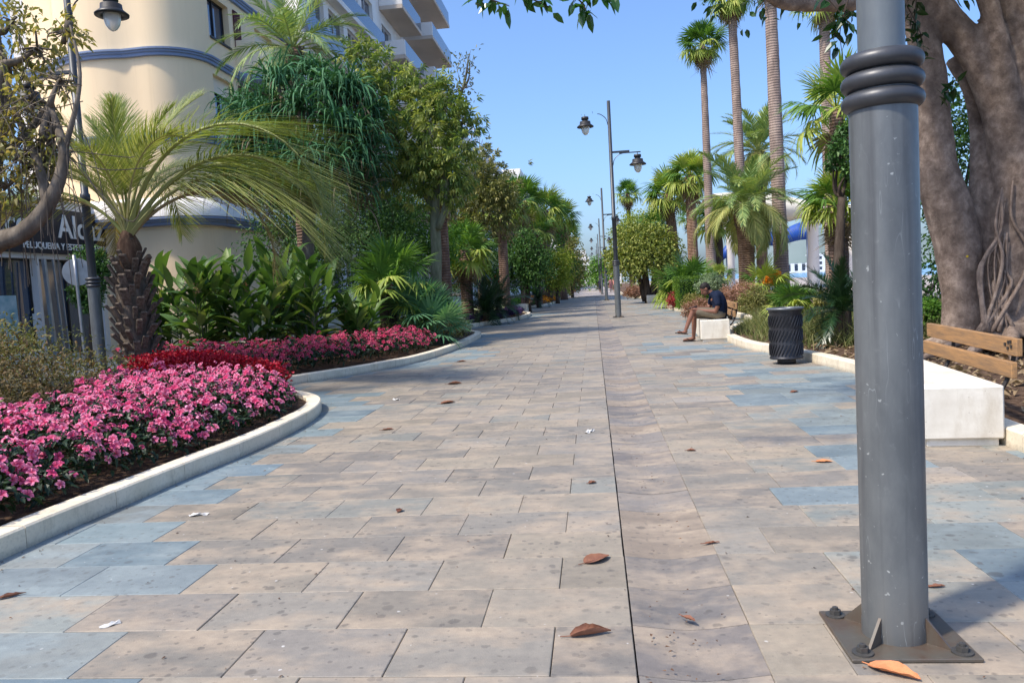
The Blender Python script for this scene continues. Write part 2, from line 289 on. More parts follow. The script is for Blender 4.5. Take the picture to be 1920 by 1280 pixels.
# ------------------------------------------------------------------ mesh building
class MB:
    def __init__(s): s.v = []; s.q = []; s.t = []; s.r = []; s.tip = []; s.n = 0
    def add(s, v, q=None, t=None, r=0., tip=1.):
        v = np.asarray(v, float).reshape(-1, 3); k = len(v)
        s.v.append(v); s.r.append(np.broadcast_to(np.asarray(r, float), (k,))); s.tip.append(np.broadcast_to(np.asarray(tip, float), (k,)))
        if q is not None and len(q): s.q.append(np.asarray(q, int).reshape(-1, 4)+s.n)
        if t is not None and len(t): s.t.append(np.asarray(t, int).reshape(-1, 3)+s.n)
        s.n += k; return s
    def mesh(s, name, mat, smooth=False):
        me = bpy.data.meshes.new(name); v = np.concatenate(s.v) if s.v else np.zeros((0, 3))
        q = np.concatenate(s.q) if s.q else np.zeros((0, 4), int); t = np.concatenate(s.t) if s.t else np.zeros((0, 3), int)
        me.vertices.add(len(v)); me.vertices.foreach_set('co', v.ravel())
        me.loops.add(q.size+t.size); me.loops.foreach_set('vertex_index', np.concatenate([q.ravel(), t.ravel()]).astype(np.int32))
        me.polygons.add(len(q)+len(t))
        me.polygons.foreach_set('loop_start', np.concatenate([np.arange(len(q))*4, q.size+np.arange(len(t))*3]).astype(np.int32))
        try: me.polygons.foreach_set('loop_total', np.concatenate([np.full(len(q), 4), np.full(len(t), 3)]).astype(np.int32))
        except Exception: pass
        a = me.attributes.new('rnd', 'FLOAT', 'POINT'); a.data.foreach_set('value', np.concatenate(s.r).astype(np.float32))
        tp = np.concatenate(s.tip)
        if (tp != 1).any(): a = me.attributes.new('tip', 'FLOAT', 'POINT'); a.data.foreach_set('value', tp.astype(np.float32))
        me.update(calc_edges=True)
        me.polygons.foreach_set('use_smooth', np.full(len(me.polygons), bool(smooth)))
        me.materials.append(mat); return me
    def obj(s, name, mat, parent=None, smooth=False, **kw): return mk(name, s.mesh(name, mat, smooth), parent, **kw)
def mk(name, me, parent=None, loc=None, rot=None, scale=None, label=None, cat=None, group=None, kind=None):
    o = bpy.data.objects.new(name, me); COL.objects.link(o)
    if parent is not None: o.parent = parent
    if loc is not None: o.location = tuple(float(x) for x in loc)
    if rot is not None: o.rotation_euler = rot
    if scale is not None: o.scale = (scale,)*3 if not hasattr(scale, '__len__') else scale
    if label: o['label'] = label
    if cat: o['category'] = cat
    if group: o['group'] = group
    if kind: o['kind'] = kind
    return o
def thing(name, label, cat, loc=(0, 0, 0), rz=0., group=None):
    return mk(name, None, None, loc, (0, 0, rz), None, label, cat, group)
def unit(v): v = np.asarray(v, float); return v/np.maximum(np.linalg.norm(v, axis=-1, keepdims=True), 1e-9)
def box(mb, a, b, bev=0., r=0.):
    a = np.minimum(a, b).astype(float) if not isinstance(a, list) else np.array(a, float); b = np.asarray(b, float); lo = np.minimum(a, b); hi = np.maximum(a, b)
    if bev <= 0:
        v = [(x, y, z) for z in (lo[2], hi[2]) for y in (lo[1], hi[1]) for x in (lo[0], hi[0])]
        return mb.add(v, [(0, 2, 3, 1), (4, 5, 7, 6), (0, 1, 5, 4), (2, 6, 7, 3), (0, 4, 6, 2), (1, 3, 7, 5)], r=r)
    e = bev; V = []
    for ax in range(3):
        for sg in (0, 1):
            for i, j in ((0, 0), (1, 0), (1, 1), (0, 1)):
                p = [0, 0, 0]; p[ax] = (lo, hi)[sg][ax]; b1, b2 = (ax+1) % 3, (ax+2) % 3
                p[b1] = (lo[b1]+e, hi[b1]-e)[i]; p[b2] = (lo[b2]+e, hi[b2]-e)[j]; V.append(p)
    def ix(ax, sg, i, j): return (ax*2+sg)*4+{(0, 0): 0, (1, 0): 1, (1, 1): 2, (0, 1): 3}[(i, j)]
    Q = []; T = []
    for ax in range(3):
        f = [ix(ax, 1, *k) for k in ((0, 0), (1, 0), (1, 1), (0, 1))]; Q.append(f)
        Q.append([ix(ax, 0, *k) for k in ((0, 0), (0, 1), (1, 1), (1, 0))])
    for ax in range(3):           # edges parallel to axis ax, between faces b1,b2
        b1, b2 = (ax+1) % 3, (ax+2) % 3
        for s1 in (0, 1):
            for s2 in (0, 1):
                q = [ix(b1, s1, s2, 0), ix(b1, s1, s2, 1), ix(b2, s2, 1, s1), ix(b2, s2, 0, s1)]
                if s1 != s2: q = q[::-1]
                Q.append(q)
    for sx in (0, 1):
        for sy in (0, 1):
            for sz in (0, 1):
                t = [ix(0, sx, sy, sz), ix(1, sy, sz, sx), ix(2, sz, sx, sy)]
                if (sx+sy+sz) % 2 == 0: t = t[::-1]
                T.append(t)
    return mb.add(V, Q, T, r=r)
def spline(pts, n):
    p = np.asarray(pts, float); k = len(p)
    if k < 3: return p[0]+(p[-1]-p[0])*np.linspace(0, 1, n)[:, None]
    t = np.linspace(0, k-1, n); i = np.clip(t.astype(int), 0, k-2); f = (t-i)[:, None]
    P = np.vstack([2*p[0]-p[1], p, 2*p[-1]-p[-2]]); a, b, c, d = P[i], P[i+1], P[i+2], P[i+3]
    return .5*((2*b)+(-a+c)*f+(2*a-5*b+4*c-d)*f**2+(-a+3*b-3*c+d)*f**3)
def tube(mb, pts, radii, seg=8, n=None, caps=True, r=0., wob=0., seed=0):
    pts = np.asarray(pts, float); radii = np.broadcast_to(np.asarray(radii, float), (len(pts),))
    if n: radii = np.interp(np.linspace(0, len(pts)-1, n), np.arange(len(pts)), radii); pts = spline(pts, n)
    k = len(pts); tg = unit(np.gradient(pts, axis=0)); up = np.array([0, 0, 1.]) if abs(tg[0][2]) < .9 else np.array([1., 0, 0])
    a = unit(np.cross(tg[0], up)); A = []
    for i in range(k):
        a = unit(a-tg[i]*np.dot(a, tg[i])); A.append(a)
    A = np.array(A); B = np.cross(tg, A); th = np.arange(seg)/seg*2*PI
    rr = radii[:, None]*np.ones((1, seg))
    if wob:
        g = np.random.default_rng(seed); rr = rr*(1+wob*g.standard_normal((k, seg))*.6+wob*g.standard_normal((1, seg)))
    V = pts[:, None]+rr[..., None]*(A[:, None]*np.cos(th)[None, :, None]+B[:, None]*np.sin(th)[None, :, None])
    i = np.arange(k-1)[:, None]*seg; j = np.arange(seg)[None]; j2 = (j+1) % seg
    Q = np.stack([i+j, i+j2, i+seg+j2, i+seg+j], -1).reshape(-1, 4); V = V.reshape(-1, 3); T = []
    if caps:
        V = np.vstack([V, pts[0], pts[-1]]); c0, c1 = k*seg, k*seg+1
        T = [(c0, (x+1) % seg, x) for x in range(seg)]+[(c1, (k-1)*seg+x, (k-1)*seg+(x+1) % seg) for x in range(seg)]
    return mb.add(V, Q, T, r=r)
def lathe(mb, prof, seg=24, c=(0, 0, 0), r=0.):
    prof = np.asarray(prof, float); k = len(prof); th = np.arange(seg)/seg*2*PI
    V = np.stack([prof[:, None, 0]*np.cos(th), prof[:, None, 0]*np.sin(th), prof[:, None, 1]*np.ones(seg)], -1).reshape(-1, 3)+np.asarray(c, float)
    i = np.arange(k-1)[:, None]*seg; j = np.arange(seg)[None]; j2 = (j+1) % seg
    return mb.add(V, np.stack([i+j, i+j2, i+seg+j2, i+seg+j], -1).reshape(-1, 4), r=r)
def leaves(mb, pos, d, nrm, L, Wd, rnd, fold=.12, droop=.15, simple=False):
    pos = np.asarray(pos, float); N = len(pos); d = unit(d); s = unit(np.cross(d, nrm)); nn = np.cross(s, d)
    L = np.broadcast_to(L, (N,))[:, None, None]; Wd = np.broadcast_to(Wd, (N,))[:, None, None]
    if simple: uv = np.array([(0, 0, 0), (.45, -.5, fold), (1, 0, -droop), (.45, .5, fold)]); q = [(0, 1, 2, 3)]; t = []
    else: uv = np.array([(0, 0, 0), (.28, -.45, fold), (.28, .45, fold), (.65, -.4, fold*.4-droop*.3), (.65, .4, fold*.4-droop*.3), (1, 0, -droop), (.45, 0, 0)]); q = []; t = [(0, 1, 6), (0, 6, 2), (1, 3, 6), (2, 6, 4), (3, 5, 6), (4, 6, 5)]
    V = pos[:, None]+uv[None, :, 0:1]*L*d[:, None]+uv[None, :, 1:2]*Wd*s[:, None]+uv[None, :, 2:3]*L*nn[:, None]
    k = len(uv); off = (np.arange(N)*k)[:, None, None]
    mb.add(V, (np.array(q)[None]+off).reshape(-1, 4) if q else None, (np.array(t)[None]+off).reshape(-1, 3) if t else None, r=np.repeat(np.broadcast_to(rnd, (N,)), k))
def ribbons(mb, P, Wd, side, rnd):          # P (N,K,3), Wd (N,K), side (N,3) or (N,K,3)
    N, K = P.shape[:2]; side = unit(side)
    if side.ndim == 2: side = np.repeat(side[:, None], K, 1)
    V = np.stack([P-side*Wd[..., None]*.5, P+side*Wd[..., None]*.5], 2).reshape(-1, 3)
    base = (np.arange(N)*K*2)[:, None]+(np.arange(K-1)*2)[None]
    Q = np.stack([base, base+1, base+3, base+2], -1).reshape(-1, 4)
    mb.add(V, Q, r=np.repeat(np.broadcast_to(rnd, (N,)), K*2))
def rdir(n, g=RNG): return unit(g.standard_normal((n, 3)))
def cells_in(poly, x, y):
    poly = np.asarray(poly); ins = np.zeros(np.shape(x), bool); j = len(poly)-1
    for i in range(len(poly)):
        xi, yi = poly[i]; xj, yj = poly[j]
        with np.errstate(divide='ignore', invalid='ignore'): ins ^= ((yi > y) != (yj > y)) & (x < (xj-xi)*(y-yi)/(yj-yi+1e-12)+xi)
        j = i
    return ins

# ================================================================== SETTING
g = MB(); g.add([(-4000, -500, -.3), (4000, -500, -.3), (4000, 6000, -.3), (-4000, 6000, -.3)], [(0, 1, 2, 3)]); g.obj('ground', M['ground'], kind='structure')
g = MB(); g.add([(-4.9, -4, -.032), (5, -4, -.032), (5, 74, -.032), (-4.9, 74, -.032)], [(0, 1, 2, 3)]); prom = g.obj('promenade', M['joint'], kind='structure')
g = MB(); g.add([(-9.2, 74.02, -.004), (12, 74.02, -.004), (12, 420, -.004), (-9.2, 420, -.004)], [(0, 1, 2, 3)]); g.obj('far_promenade', M['farpave'], kind='structure')
g = MB(); g.add([(-40, -40, -.15), (-8.9, -40, -.15), (-8.9, 420, -.15), (-40, 420, -.15)], [(0, 1, 2, 3)]); g.obj('service_road', M['asphalt'], kind='structure')
g = MB(); g.add([(-12.4, 10, .0), (-11.0, 10, .0), (-11.0, 300, 0), (-12.4, 300, 0), (-11., 10, -.15), (-11., 300, -.15), (-16.2, 10, 0), (-16.2, 24.9, 0), (-12.4, 24.9, 0)], [(0, 1, 2, 3), (1, 4, 5, 2), (6, 0, 8, 7)]); g.obj('pavement', M['kerb'], kind='structure')
g = MB(); g.add([(12, -40, -.1), (40, -40, -.1), (40, 420, -.1), (12, 420, -.1)], [(0, 1, 2, 3)]); g.obj('seafront_walk', M['farpave'], kind='structure')
g = MB(); g.add([(44, -500, -.25), (4000, -500, -.25), (4000, 5900, -.25), (44, 5900, -.25)], [(0, 1, 2, 3)]); g.obj('sea', M['sea'], kind='structure')
g = MB(); g.add([(-2.9, 74.1, .0), (2.8, 74.1, .0), (2.8, 76.4, .0), (-2.9, 76.4, .0)], [(0, 1, 2, 3)]); g.obj('pale_crossing_band', M['kerb'], kind='structure')
# far hills across the water
xs = np.linspace(150, 3600, 60); hh = 60+170*np.exp(-((xs-1400)/700)**2)+30*np.sin(xs/170)+22*np.sin(xs/61+1)
V = [(x, 4600-x*.12, -.3) for x in xs]+[(x, 4800, h) for x, h in zip(xs, hh)]+[(x, 5600, 0) for x in xs]; k = len(xs)
g = MB(); g.add(V, [(i, i+1, k+i+1, k+i) for i in range(k-1)]+[(k+i, k+i+1, 2*k+i+1, 2*k+i) for i in range(k-1)]); g.obj('far_hills', M['hill'], smooth=True, kind='structure')

LK = [(-3.42, -3), (-3.38, 2), (-3.35, 4.0), (-3.3, 4.9), (-3.22, 5.95), (-3.13, 6.85), (-3.12, 7.9), (-3.22, 8.8), (-3.48, 9.55), (-4.0, 10.2), (-4.7, 10.9), (-5.15, 11.7)]
LK2 = [(-5.15, 11.7), (-4.64, 12.36), (-4.08, 13.34), (-3.45, 14.9), (-3.16, 17.4), (-3.12, 20.6), (-3.28, 22.4), (-3.9, 23.5), (-4.9, 24.6), (-5.2, 25.3)]
LK3 = [(-5.2, 25.3), (-4.6, 26.2), (-3.75, 29.2), (-3.05, 31.4), (-2.85, 34.0), (-3.0, 36.8), (-3.7, 38.6), (-4.9, 40.2), (-5.1, 41)]
LK4 = [(-5.1, 41), (-4.6, 43), (-3.8, 46.9), (-3.05, 50.8), (-2.65, 56), (-2.6, 61), (-2.9, 64), (-2.7, 71), (-2.8, 104), (-2.9, 300)]
RK = [(2.95, -3), (2.93, 2), (2.92, 5.8), (3.0, 7.0), (3.18, 8.8), (3.26, 10.4), (3.09, 12.2), (2.86, 13.6), (2.68, 14.6), (2.64, 16.0), (2.75, 17.6), (3.3, 19.6), (4.1, 22), (4.4, 25), (4.1, 28), (3.5, 30.2), (3.2, 33), (3.16, 35), (3.4, 38)]
RK2 = [(3.4, 38), (3.75, 41.4), (4.1, 46), (4.05, 50.3), (3.3, 57), (2.6, 61), (2.6, 75), (2.8, 110), (2.9, 300)]
def sm(p, step=.25):
    p = np.array(p); n = max(8, int(np.linalg.norm(np.diff(p, axis=0), axis=1).sum()/step)); n = min(n, 400); return spline(np.c_[p, np.zeros(len(p))], n)[:, :2]
LL = np.vstack([sm(x) for x in (LK, LK2, LK3, LK4)]); RR = np.vstack([sm(x) for x in (RK, RK2)])
def soil(name, line, xo):
    k = len(line); e = line+0; sgn = np.sign(xo-line[:, 0])
    rows = []
    for f, z in ((.0, -.02), (.02, .085), (.12, .12), (.35, .16), (.7, .15), (1., .1)):
        rows.append(np.c_[e[:, 0]+(xo-e[:, 0])*f+sgn*.06, e[:, 1], np.full(k, z)])
    V = np.vstack(rows); Q = [(a*k+i, a*k+i+1, (a+1)*k+i+1, (a+1)*k+i) for a in range(5) for i in range(k-1)]
    mb = MB(); mb.add(V, Q); return mb.obj(name, M['soil'], smooth=True, kind='structure')
soil('planting_bed_soil', LL, -9.0); soil('planting_bed_soil', RR, 12.1)

def kerb(lines, label, side, ymax_single=40, far=True):
    """scalloped kerb of single stones: thing > kerb_stone"""
    t = thing('kerb', label, 'kerb')
    for ln in lines:
        p = sm(ln, .02) if ln is not LK4 and ln is not RK2 else sm(ln, .1)
        seg = np.r_[0, np.cumsum(np.linalg.norm(np.diff(p, axis=0), axis=1))]; tot = seg[-1]; s = 0
        while s < tot-.05:
            L = .8 if p[min(len(p)-1, int(s/tot*(len(p)-1)))][1] < 60 else 3.
            e = min(s+L, tot); e = tot if tot-e < .25 else e
            ss = np.linspace(s+.003, e-.003, 5); c = np.c_[np.interp(ss, seg, p[:, 0]), np.interp(ss, seg, p[:, 1])]
            tg = unit(np.gradient(c, axis=0)); nn = np.c_[-tg[:, 1], tg[:, 0]]*side
            w = .17; hgt = .135+random.uniform(-.003, .003); b = .012
            prof = [(0, -.02), (0, hgt-b), (b, hgt), (w-b, hgt), (w, hgt-b), (w, -.02)]
            V = np.array([[(c[i][0]+nn[i][0]*o, c[i][1]+nn[i][1]*o, z) for o, z in prof] for i in range(5)])
            o0 = V[2].mean(0)*[1, 1, 0]; V = V-o0; kk = len(prof)
            Q = [(i*kk+j, i*kk+j+1, (i+1)*kk+j+1, (i+1)*kk+j) for i in range(4) for j in range(kk-1)]+[(0, 1, 4, 5), (1, 2, 3, 4), (4*kk+5, 4*kk+4, 4*kk+1, 4*kk), (4*kk+4, 4*kk+3, 4*kk+2, 4*kk+1)]
            mb = MB(); mb.add(V.reshape(-1, 3), Q); mb.obj('kerb_stone', M['kerb'], t, loc=o0)
            s = e
            if c[2][1] > 110: break
    return t
kerb([LK], 'cream stone kerb curving round the bright pink flower bed', 1); kerb([LK2], 'cream stone kerb below the deep rose flowers and ginger plants', 1)
kerb([LK3], 'cream stone kerb edging the purple and white planting', 1); kerb([LK4], 'far cream stone kerb edging the orange marigold planting', 1)
kerb([RK], 'cream stone kerb running past the bin and both stone benches', -1); kerb([RK2], 'far cream stone kerb edging the bed with the spreading sea grape', -1)

# ---- pavers
lx_ = np.interp
def left_edge(y): return np.interp(y, LL[:, 1], LL[:, 0])
def right_edge(y): return np.interp(y, RR[:, 1], RR[:, 0])
GREY = [(154, 147, 134), (147, 142, 132), (158, 150, 135), (151, 146, 135), (144, 139, 130), (161, 152, 135), (152, 147, 136), (147, 147, 138)]
BLUE = [(124, 142, 148), (130, 146, 148), (120, 138, 146), (138, 150, 152), (148, 154, 148), (126, 144, 150), (142, 148, 144)]
TEAL = [(142, 152, 150), (150, 156, 150), (134, 148, 152), (154, 158, 152), (124, 140, 146), (160, 154, 144), (154, 150, 142)]
XD = .0844
BT = [G(px, py) for py, px in ((1262, 150), (1215, 250), (1134, 215), (1071, 395), (1019, 370), (976, 320), (940, 480), (910, 350), (888, 560), (866, 480), (840, 590), (822, 600), (800, 640), (782, 690), (765, 750), (745, 690), (733, 620))]
BTY = [q[1] for q in BT]; BTX = [q[0] for q in BT]
pav = []      # x0,x1,y0,y1,color,kind
rg = random.Random(3)
Y0 = 2.665-.4*6
for row in range(0, 178):
    y0 = Y0+row*.4; y1 = y0+.4; ym = (y0+y1)/2
    off = .3 if (row-6) % 2 == 0 else .6
    le = left_edge(ym); re = right_edge(ym)
    x1 = XD; first = True; lb = .0
    bl = .75+.45*math.sin(ym*.9)+.35*math.sin(ym*2.3+1)+rg.uniform(-.45, .45)
    tip = max(0, math.sin((ym-3.2)/13*2*PI))
    bl = max(.25, bl*(1.0 if ym < 12 else .9))
    if ym < 10.5: bl = BTX[int(np.argmin([abs(v-ym) for v in BTY]))]-le
    while x1 > le-.25:
        w = off if first else .6
        if not first and rg.random() < .03: w = .3
        x0 = x1-w; first = False; xm = (x0+x1)/2
        c = rg.choice(BLUE) if xm-le < bl else rg.choice(GREY)
        if c in BLUE and rg.random() < .07: c = (158, 158, 148)
        pav.append((x0, x1, y0, y1, c, 'paver')); x1 = x0
    pav.append((XD, XD+.45, y0, y1, rg.choice([(140, 135, 128), (132, 128, 123), (148, 141, 132), (164, 150, 132), (138, 132, 126), (144, 138, 130)]), 'channel_slab'))
    x0 = XD+.45; first = True; br = 1.55+.3*math.sin(ym*.8+1)+rg.uniform(-.45, .3)
    if ym < 6.6: br = re-1.38+rg.uniform(-.25, .2)
    offr = rg.choice([.28, .42, .58, .5])
    while x0 < re+.25:
        w = offr if first else rg.choice([.6, .6, .6, .6, .42]); first = False; x1 = x0+w; xm = (x0+x1)/2
        bb = re-xm < br
        c = rg.choice(TEAL) if bb and rg.random() < .86 else rg.choice(GREY)
        pav.append((x0, x1, y0, y1, c, 'paver')); x0 = x1
def paver_geo(mb, x0, x1, y0, y1, kind, r=0, cx=0, cy=0, dz=0):
    e = .0013; gx = rg.choice((.0006, .0008, .0012, .0016, .0026))
    a, b, c, d = x0+gx-cx, x1-gx-cx, y0+e-cy, y1-e-cy
    if kind == 'paver': box(mb, (a, c, -.045+dz), (b, d, dz), .003, r)
    else:
        a += .003; n = 7; u = np.linspace(0, 1, n); zz = -.022*np.sin(u*PI)**1.2+dz
        xx = a+(b-a)*u; V = [(x, c, z) for x, z in zip(xx, zz)]+[(x, d, z) for x, z in zip(xx, zz)]+[(x, c, -.05) for x in xx]+[(x, d, -.05) for x in xx]
        Q = [(i, i+1, n+i+1, n+i) for i in range(n-1)]+[(2*n+i, 2*n+i+1, i+1, i) for i in range(n-1)]+[(n+i, n+i+1, 3*n+i+1, 3*n+i) for i in range(n-1)]
        mb.add(V, Q, r=r)
vis = []
for i, p in enumerate(pav):
    xm, ym = (p[0]+p[1])/2, (p[2]+p[3])/2
    d = np.array([xm, ym, -CH]); z = d@CF
    if z > .1:
        px, py = 960+F_PX*(d@CR)/z, 640-F_PX*(d@CU)/z
        if -200 < px < 2120 and py < 1420: vis.append((z, i))
vis.sort(); vset = {i for _, i in vis}
np_, nc = 0, 0; ind = set()
for z, i in vis:
    if pav[i][5] == 'paver' and np_ < 300: ind.add(i); np_ += 1
    elif pav[i][5] != 'paver' and nc < 60: ind.add(i); nc += 1
rest = MB(); rcol = []
for i, (x0, x1, y0, y1, c, kd) in enumerate(pav):
    if i not in vset and y0 > 3: continue
    dz = rg.uniform(-.0018, .0012); f = rg.uniform(.9, 1.03); cl = lin(tuple(min(255, v*f) for v in c))
    if i in ind:
        mb = MB(); cx, cy = (x0+x1)/2, (y0+y1)/2; paver_geo(mb, x0, x1, y0, y1, kd, 0, cx, cy, 0)
        o = mb.obj(kd, M['paver'], prom, loc=(cx, cy, dz)); o.color = cl
    else:
        n0 = rest.n; paver_geo(rest, x0, x1, y0, y1, kd, 0, 0, 0, dz); rcol += [cl]*(rest.n-n0)
me = rest.mesh('paver_field', M['paver_s']); ca = me.color_attributes.new('Col', 'FLOAT_COLOR', 'POINT'); ca.data.foreach_set('color', np.array(rcol, np.float32).ravel())
mk('paver_field', me, prom, kind='stuff')

# ================================================================== COPY HELPER
def dup(root, loc, rz=0., label=None, scale=None):
    r = root.copy(); COL.objects.link(r); r.location = tuple(float(v) for v in loc); r.rotation_euler = (0, 0, rz)
    if label: r['label'] = label
    if scale: r.scale = (scale,)*3
    for ch in list(root.children):
        c = ch.copy(); COL.objects.link(c); c.parent = r
        for gch in list(ch.children):
            d = gch.copy(); COL.objects.link(d); d.parent = c
    return r
def ngon_prism(mb, pts, z0, z1):
    k = len(pts); V = [(x, y, z0) for x, y in pts]+[(x, y, z1) for x, y in pts]+[tuple(np.mean(pts, 0))+(z0,), tuple(np.mean(pts, 0))+(z1,)]
    mb.add(V, [(i, (i+1) % k, k+(i+1) % k, k+i) for i in range(k)], [(2*k, (i+1) % k, i) for i in range(k)]+[(2*k+1, k+i, k+(i+1) % k) for i in range(k)])
def remesh(o, vox, smooth=4):
    m = o.modifiers.new('r', 'REMESH'); m.mode = 'VOXEL'; m.voxel_size = vox; m.use_smooth_shade = True
    if smooth: s = o.modifiers.new('s', 'SMOOTH'); s.iterations = smooth; s.factor = .5

# ================================================================== STREET LAMPS
def street_lamp(label, loc, near=False, group='street lamps down the promenade'):
    t = thing('street_lamp', label, 'street lamp', loc, 0, group)
    seg = 48 if near else 20
    mb = MB(); box(mb, (-.215, -.205, 0), (.215, .205, .014), .003); pl = mb.obj('base_plate', M['plate'], t)
    for sx in (-1, 1):
        for sy in (-1, 1):
            mb = MB(); lathe(mb, [(.001, .0), (.036, .0), (.036, .006), (.001, .006)], 20); ngon_prism(mb, [(.021*math.cos(a*PI/3), .021*math.sin(a*PI/3)) for a in range(6)], .006, .024); lathe(mb, [(.011, .02), (.011, .034), (.001, .036)], 10)
            mb.obj('bolt', M['bolt'], pl, loc=(sx*.165, sy*.158, .014))
    for a in (45, 135, 225, 315):
        c, s = math.cos(rad(a)), math.sin(rad(a)); mb = MB(); w = .005
        P = [(.105, -w, .012), (.2, -w, .012), (.105, -w, .11), (.105, w, .012), (.2, w, .012), (.105, w, .11)]
        P = [(x*c-y*s, x*s+y*c, z) for x, y, z in P]; mb.add(P, [(0, 1, 4, 3), (1, 2, 5, 4), (0, 3, 5, 2)], [(0, 2, 1), (3, 4, 5)]); mb.obj('gusset', M['plate'], pl)
    mb = MB(); lathe(mb, [(.113, .012), (.113, .06), (.111, .07), (.111, 1.93), (.106, 2.06), (.001, 2.06)], seg); mb.obj('base_column', M['pole'], t, True)
    mb = MB()
    for z in (1.925, 1.99, 2.055):
        lathe(mb, [(.1, z-.03)]+[(.1+.034*math.sin(a)*.98+.002, z-.032*math.cos(a)) for a in np.linspace(0, PI, 12)]+[(.07, z+.032)], seg)
    mb.obj('collar', M['collar'], t, True)
    mb = MB(); lathe(mb, [(.076, 2.0), (.076, 3.55), (.09, 3.56), (.09, 3.68), (.068, 3.7), (.06, 7.82), (.001, 7.83)], seg); mb.obj('pole', M['uppole'] if near else M['lamp'], t, True)
    for s, z, L in ((-1, 7.42, .87), (1, 5.95, .95)):
        mb = MB(); box(mb, (s*.05, -.03, z), (s*(L-.28), .03, z+.07), .006); mb.obj('arm', M['lamp'], t); mb = MB(); box(mb, (s*.3, -.02, z-.035), (s*(L+.12), .02, z+.002), .004); mb.obj('arm_tip', M['lamp'], t); mb = MB(); tube(mb, [(s*.06, 0, z-.45), (s*.12, 0, z-.22), (s*.3, 0, z-.06), (s*.42, 0, z-.03)], .014, 6, 10); mb.obj('arm_bracket', M['lamp'], t)
        mb = MB(); zz = z-.66
        lathe(mb, [(.012, zz+.64), (.012, zz+.56), (.13, zz+.55), (.135, zz+.46), (.1, zz+.45), (.1, zz+.41), (.19, zz+.39), (.2, zz+.29), (.22, zz+.28), (.305, zz+.21), (.3, zz+.185), (.17, zz+.2), (.15, zz+.3)], 28, (s*L, 0, 0))
        sh = mb.obj('lantern_shade', M['lamp_blk'], t, True)
        mb = MB(); lathe(mb, [(.155, zz+.23), (.15, zz+.12), (.125, zz+.01), (.08, zz-.06), (.03, zz-.095), (.001, zz-.1)], 24, (s*L, 0, 0)); mb.obj('globe', M['globe'], sh, True)
    return t
street_lamp('wide grey lamp post with bolted rusty base plate and three ring collar', (1.035, 2.945, 0), True)
L1 = street_lamp('two-arm lamp post standing in the paving left of the seated man', (.86, 29.4, 0))
for k, lb in enumerate(('two-arm lamp post next beyond the one left of the seated man', 'third two-arm lamp post along the promenade past the seated man', 'small distant lamp post, fourth beyond the seated man', 'small distant lamp post, fifth beyond the seated man', 'tiny far lamp post near the end of the promenade')):
    dup(L1, (.88, 56.3+26.9*k, 0), 0, lb)
dup(L1, (-9.62, 14.5, -.1), PI, 'lamp post behind the stubby palm in front of the shop')

# ================================================================== BENCHES
def bench(label, x0, x1, y0, y1, ang=0.):
    t = thing('bench', label, 'bench', (x0, y0, 0), ang, 'stone benches with plank backs'); w = x1-x0; L = y1-y0
    mb = MB(); V0 = MB(); e = .02
    box(mb, (0, 0, .055), (w, L, .445), .012); mb.obj('seat_block', M['bench'], t)
    mb = MB(); box(mb, (.035, .03, 0), (w-.03, L-.03, .06), .004); mb.obj('plinth', M['bench'], t)
    for z0, z1, dx in ((.475, .595, .0), (.635, .765, .035)):
        mb = MB(); box(mb, (w+.09+dx, .12, z0), (w+.135+dx, L+.2, z1), .006); pk = mb.obj('back_plank', M['wood'], t)
        if z0 > .6:
            mb = MB()
            for a, b in ((.19, .69), (.24, .72), (.25, .675), (.3, .7), (.2, .725)): box(mb, (w+.083+dx, .0+a, b-.0), (w+.088+dx+.004, a+.028, b+.024))
            mb.obj('bracket_mark', M['frame'], pk)
    for y in (.3, L-.4):
        mb = MB(); tube(mb, [(w-.03, y, .3), (w+.06, y, .33), (w+.15, y, .5), (w+.2, y, .76)], .016, 6, 10); mb.obj('back_bracket', M['frame'], t)
    return t
bench('pale stone bench with worn plank back under the fig tree', 2.36, 2.91, 6.06, 8.06, rad(-5.5))
bench('pale stone bench with plank back that the man sits on', 2.13, 2.71, 16.45, 18.8, rad(-4))
t = bench('small distant stone bench beside the bushy sea grape bed', 2.9, 3.5, 44.5, 46.5); 
tb = bench('white stone bench beside the purple planting across the paving', -3.85, -3.3, 39.2, 41.0)

# ================================================================== LITTER BIN
b0 = G(1475, 681); t = thing('litter_bin', 'black slotted metal litter bin beside the kerb', 'litter bin', b0)
mb = MB(); lathe(mb, [(.001, 0), (.13, 0), (.13, .07), (.12, .075)], 28); mb.obj('foot', M['bin'], t, True)
mb = MB(); lathe(mb, [(.12, .07), (.235, .075), (.238, .09), (.232, .1), (.226, .11), (.226, .74), (.236, .76), (.24, .8)], 40); mb.obj('body', M['bin'], t, True)
mb = MB(); lathe(mb, [(.235, .79), (.262, .795), (.264, .81), (.262, .822), (.2, .824), (.195, .8), (.19, .4), (.001, .39)], 40); mb.obj('rim', M['binrim'], t, True)
mb = MB()
for i in range(30):
    for j in range(3):
        a0 = i/30*2*PI+j*.07; z0 = .13+j*.205; L_ = .2; ks = np.linspace(0, 1, 5)
        P = np.array([((.234)*math.cos(a0+k*.34), (.234)*math.sin(a0+k*.34), z0+k*L_*.86) for k in ks]); tube(mb, P, [.004, .009, .009, .009, .004], 5)
mb.obj('slot_ribs', M['bin'], t, kind='stuff')

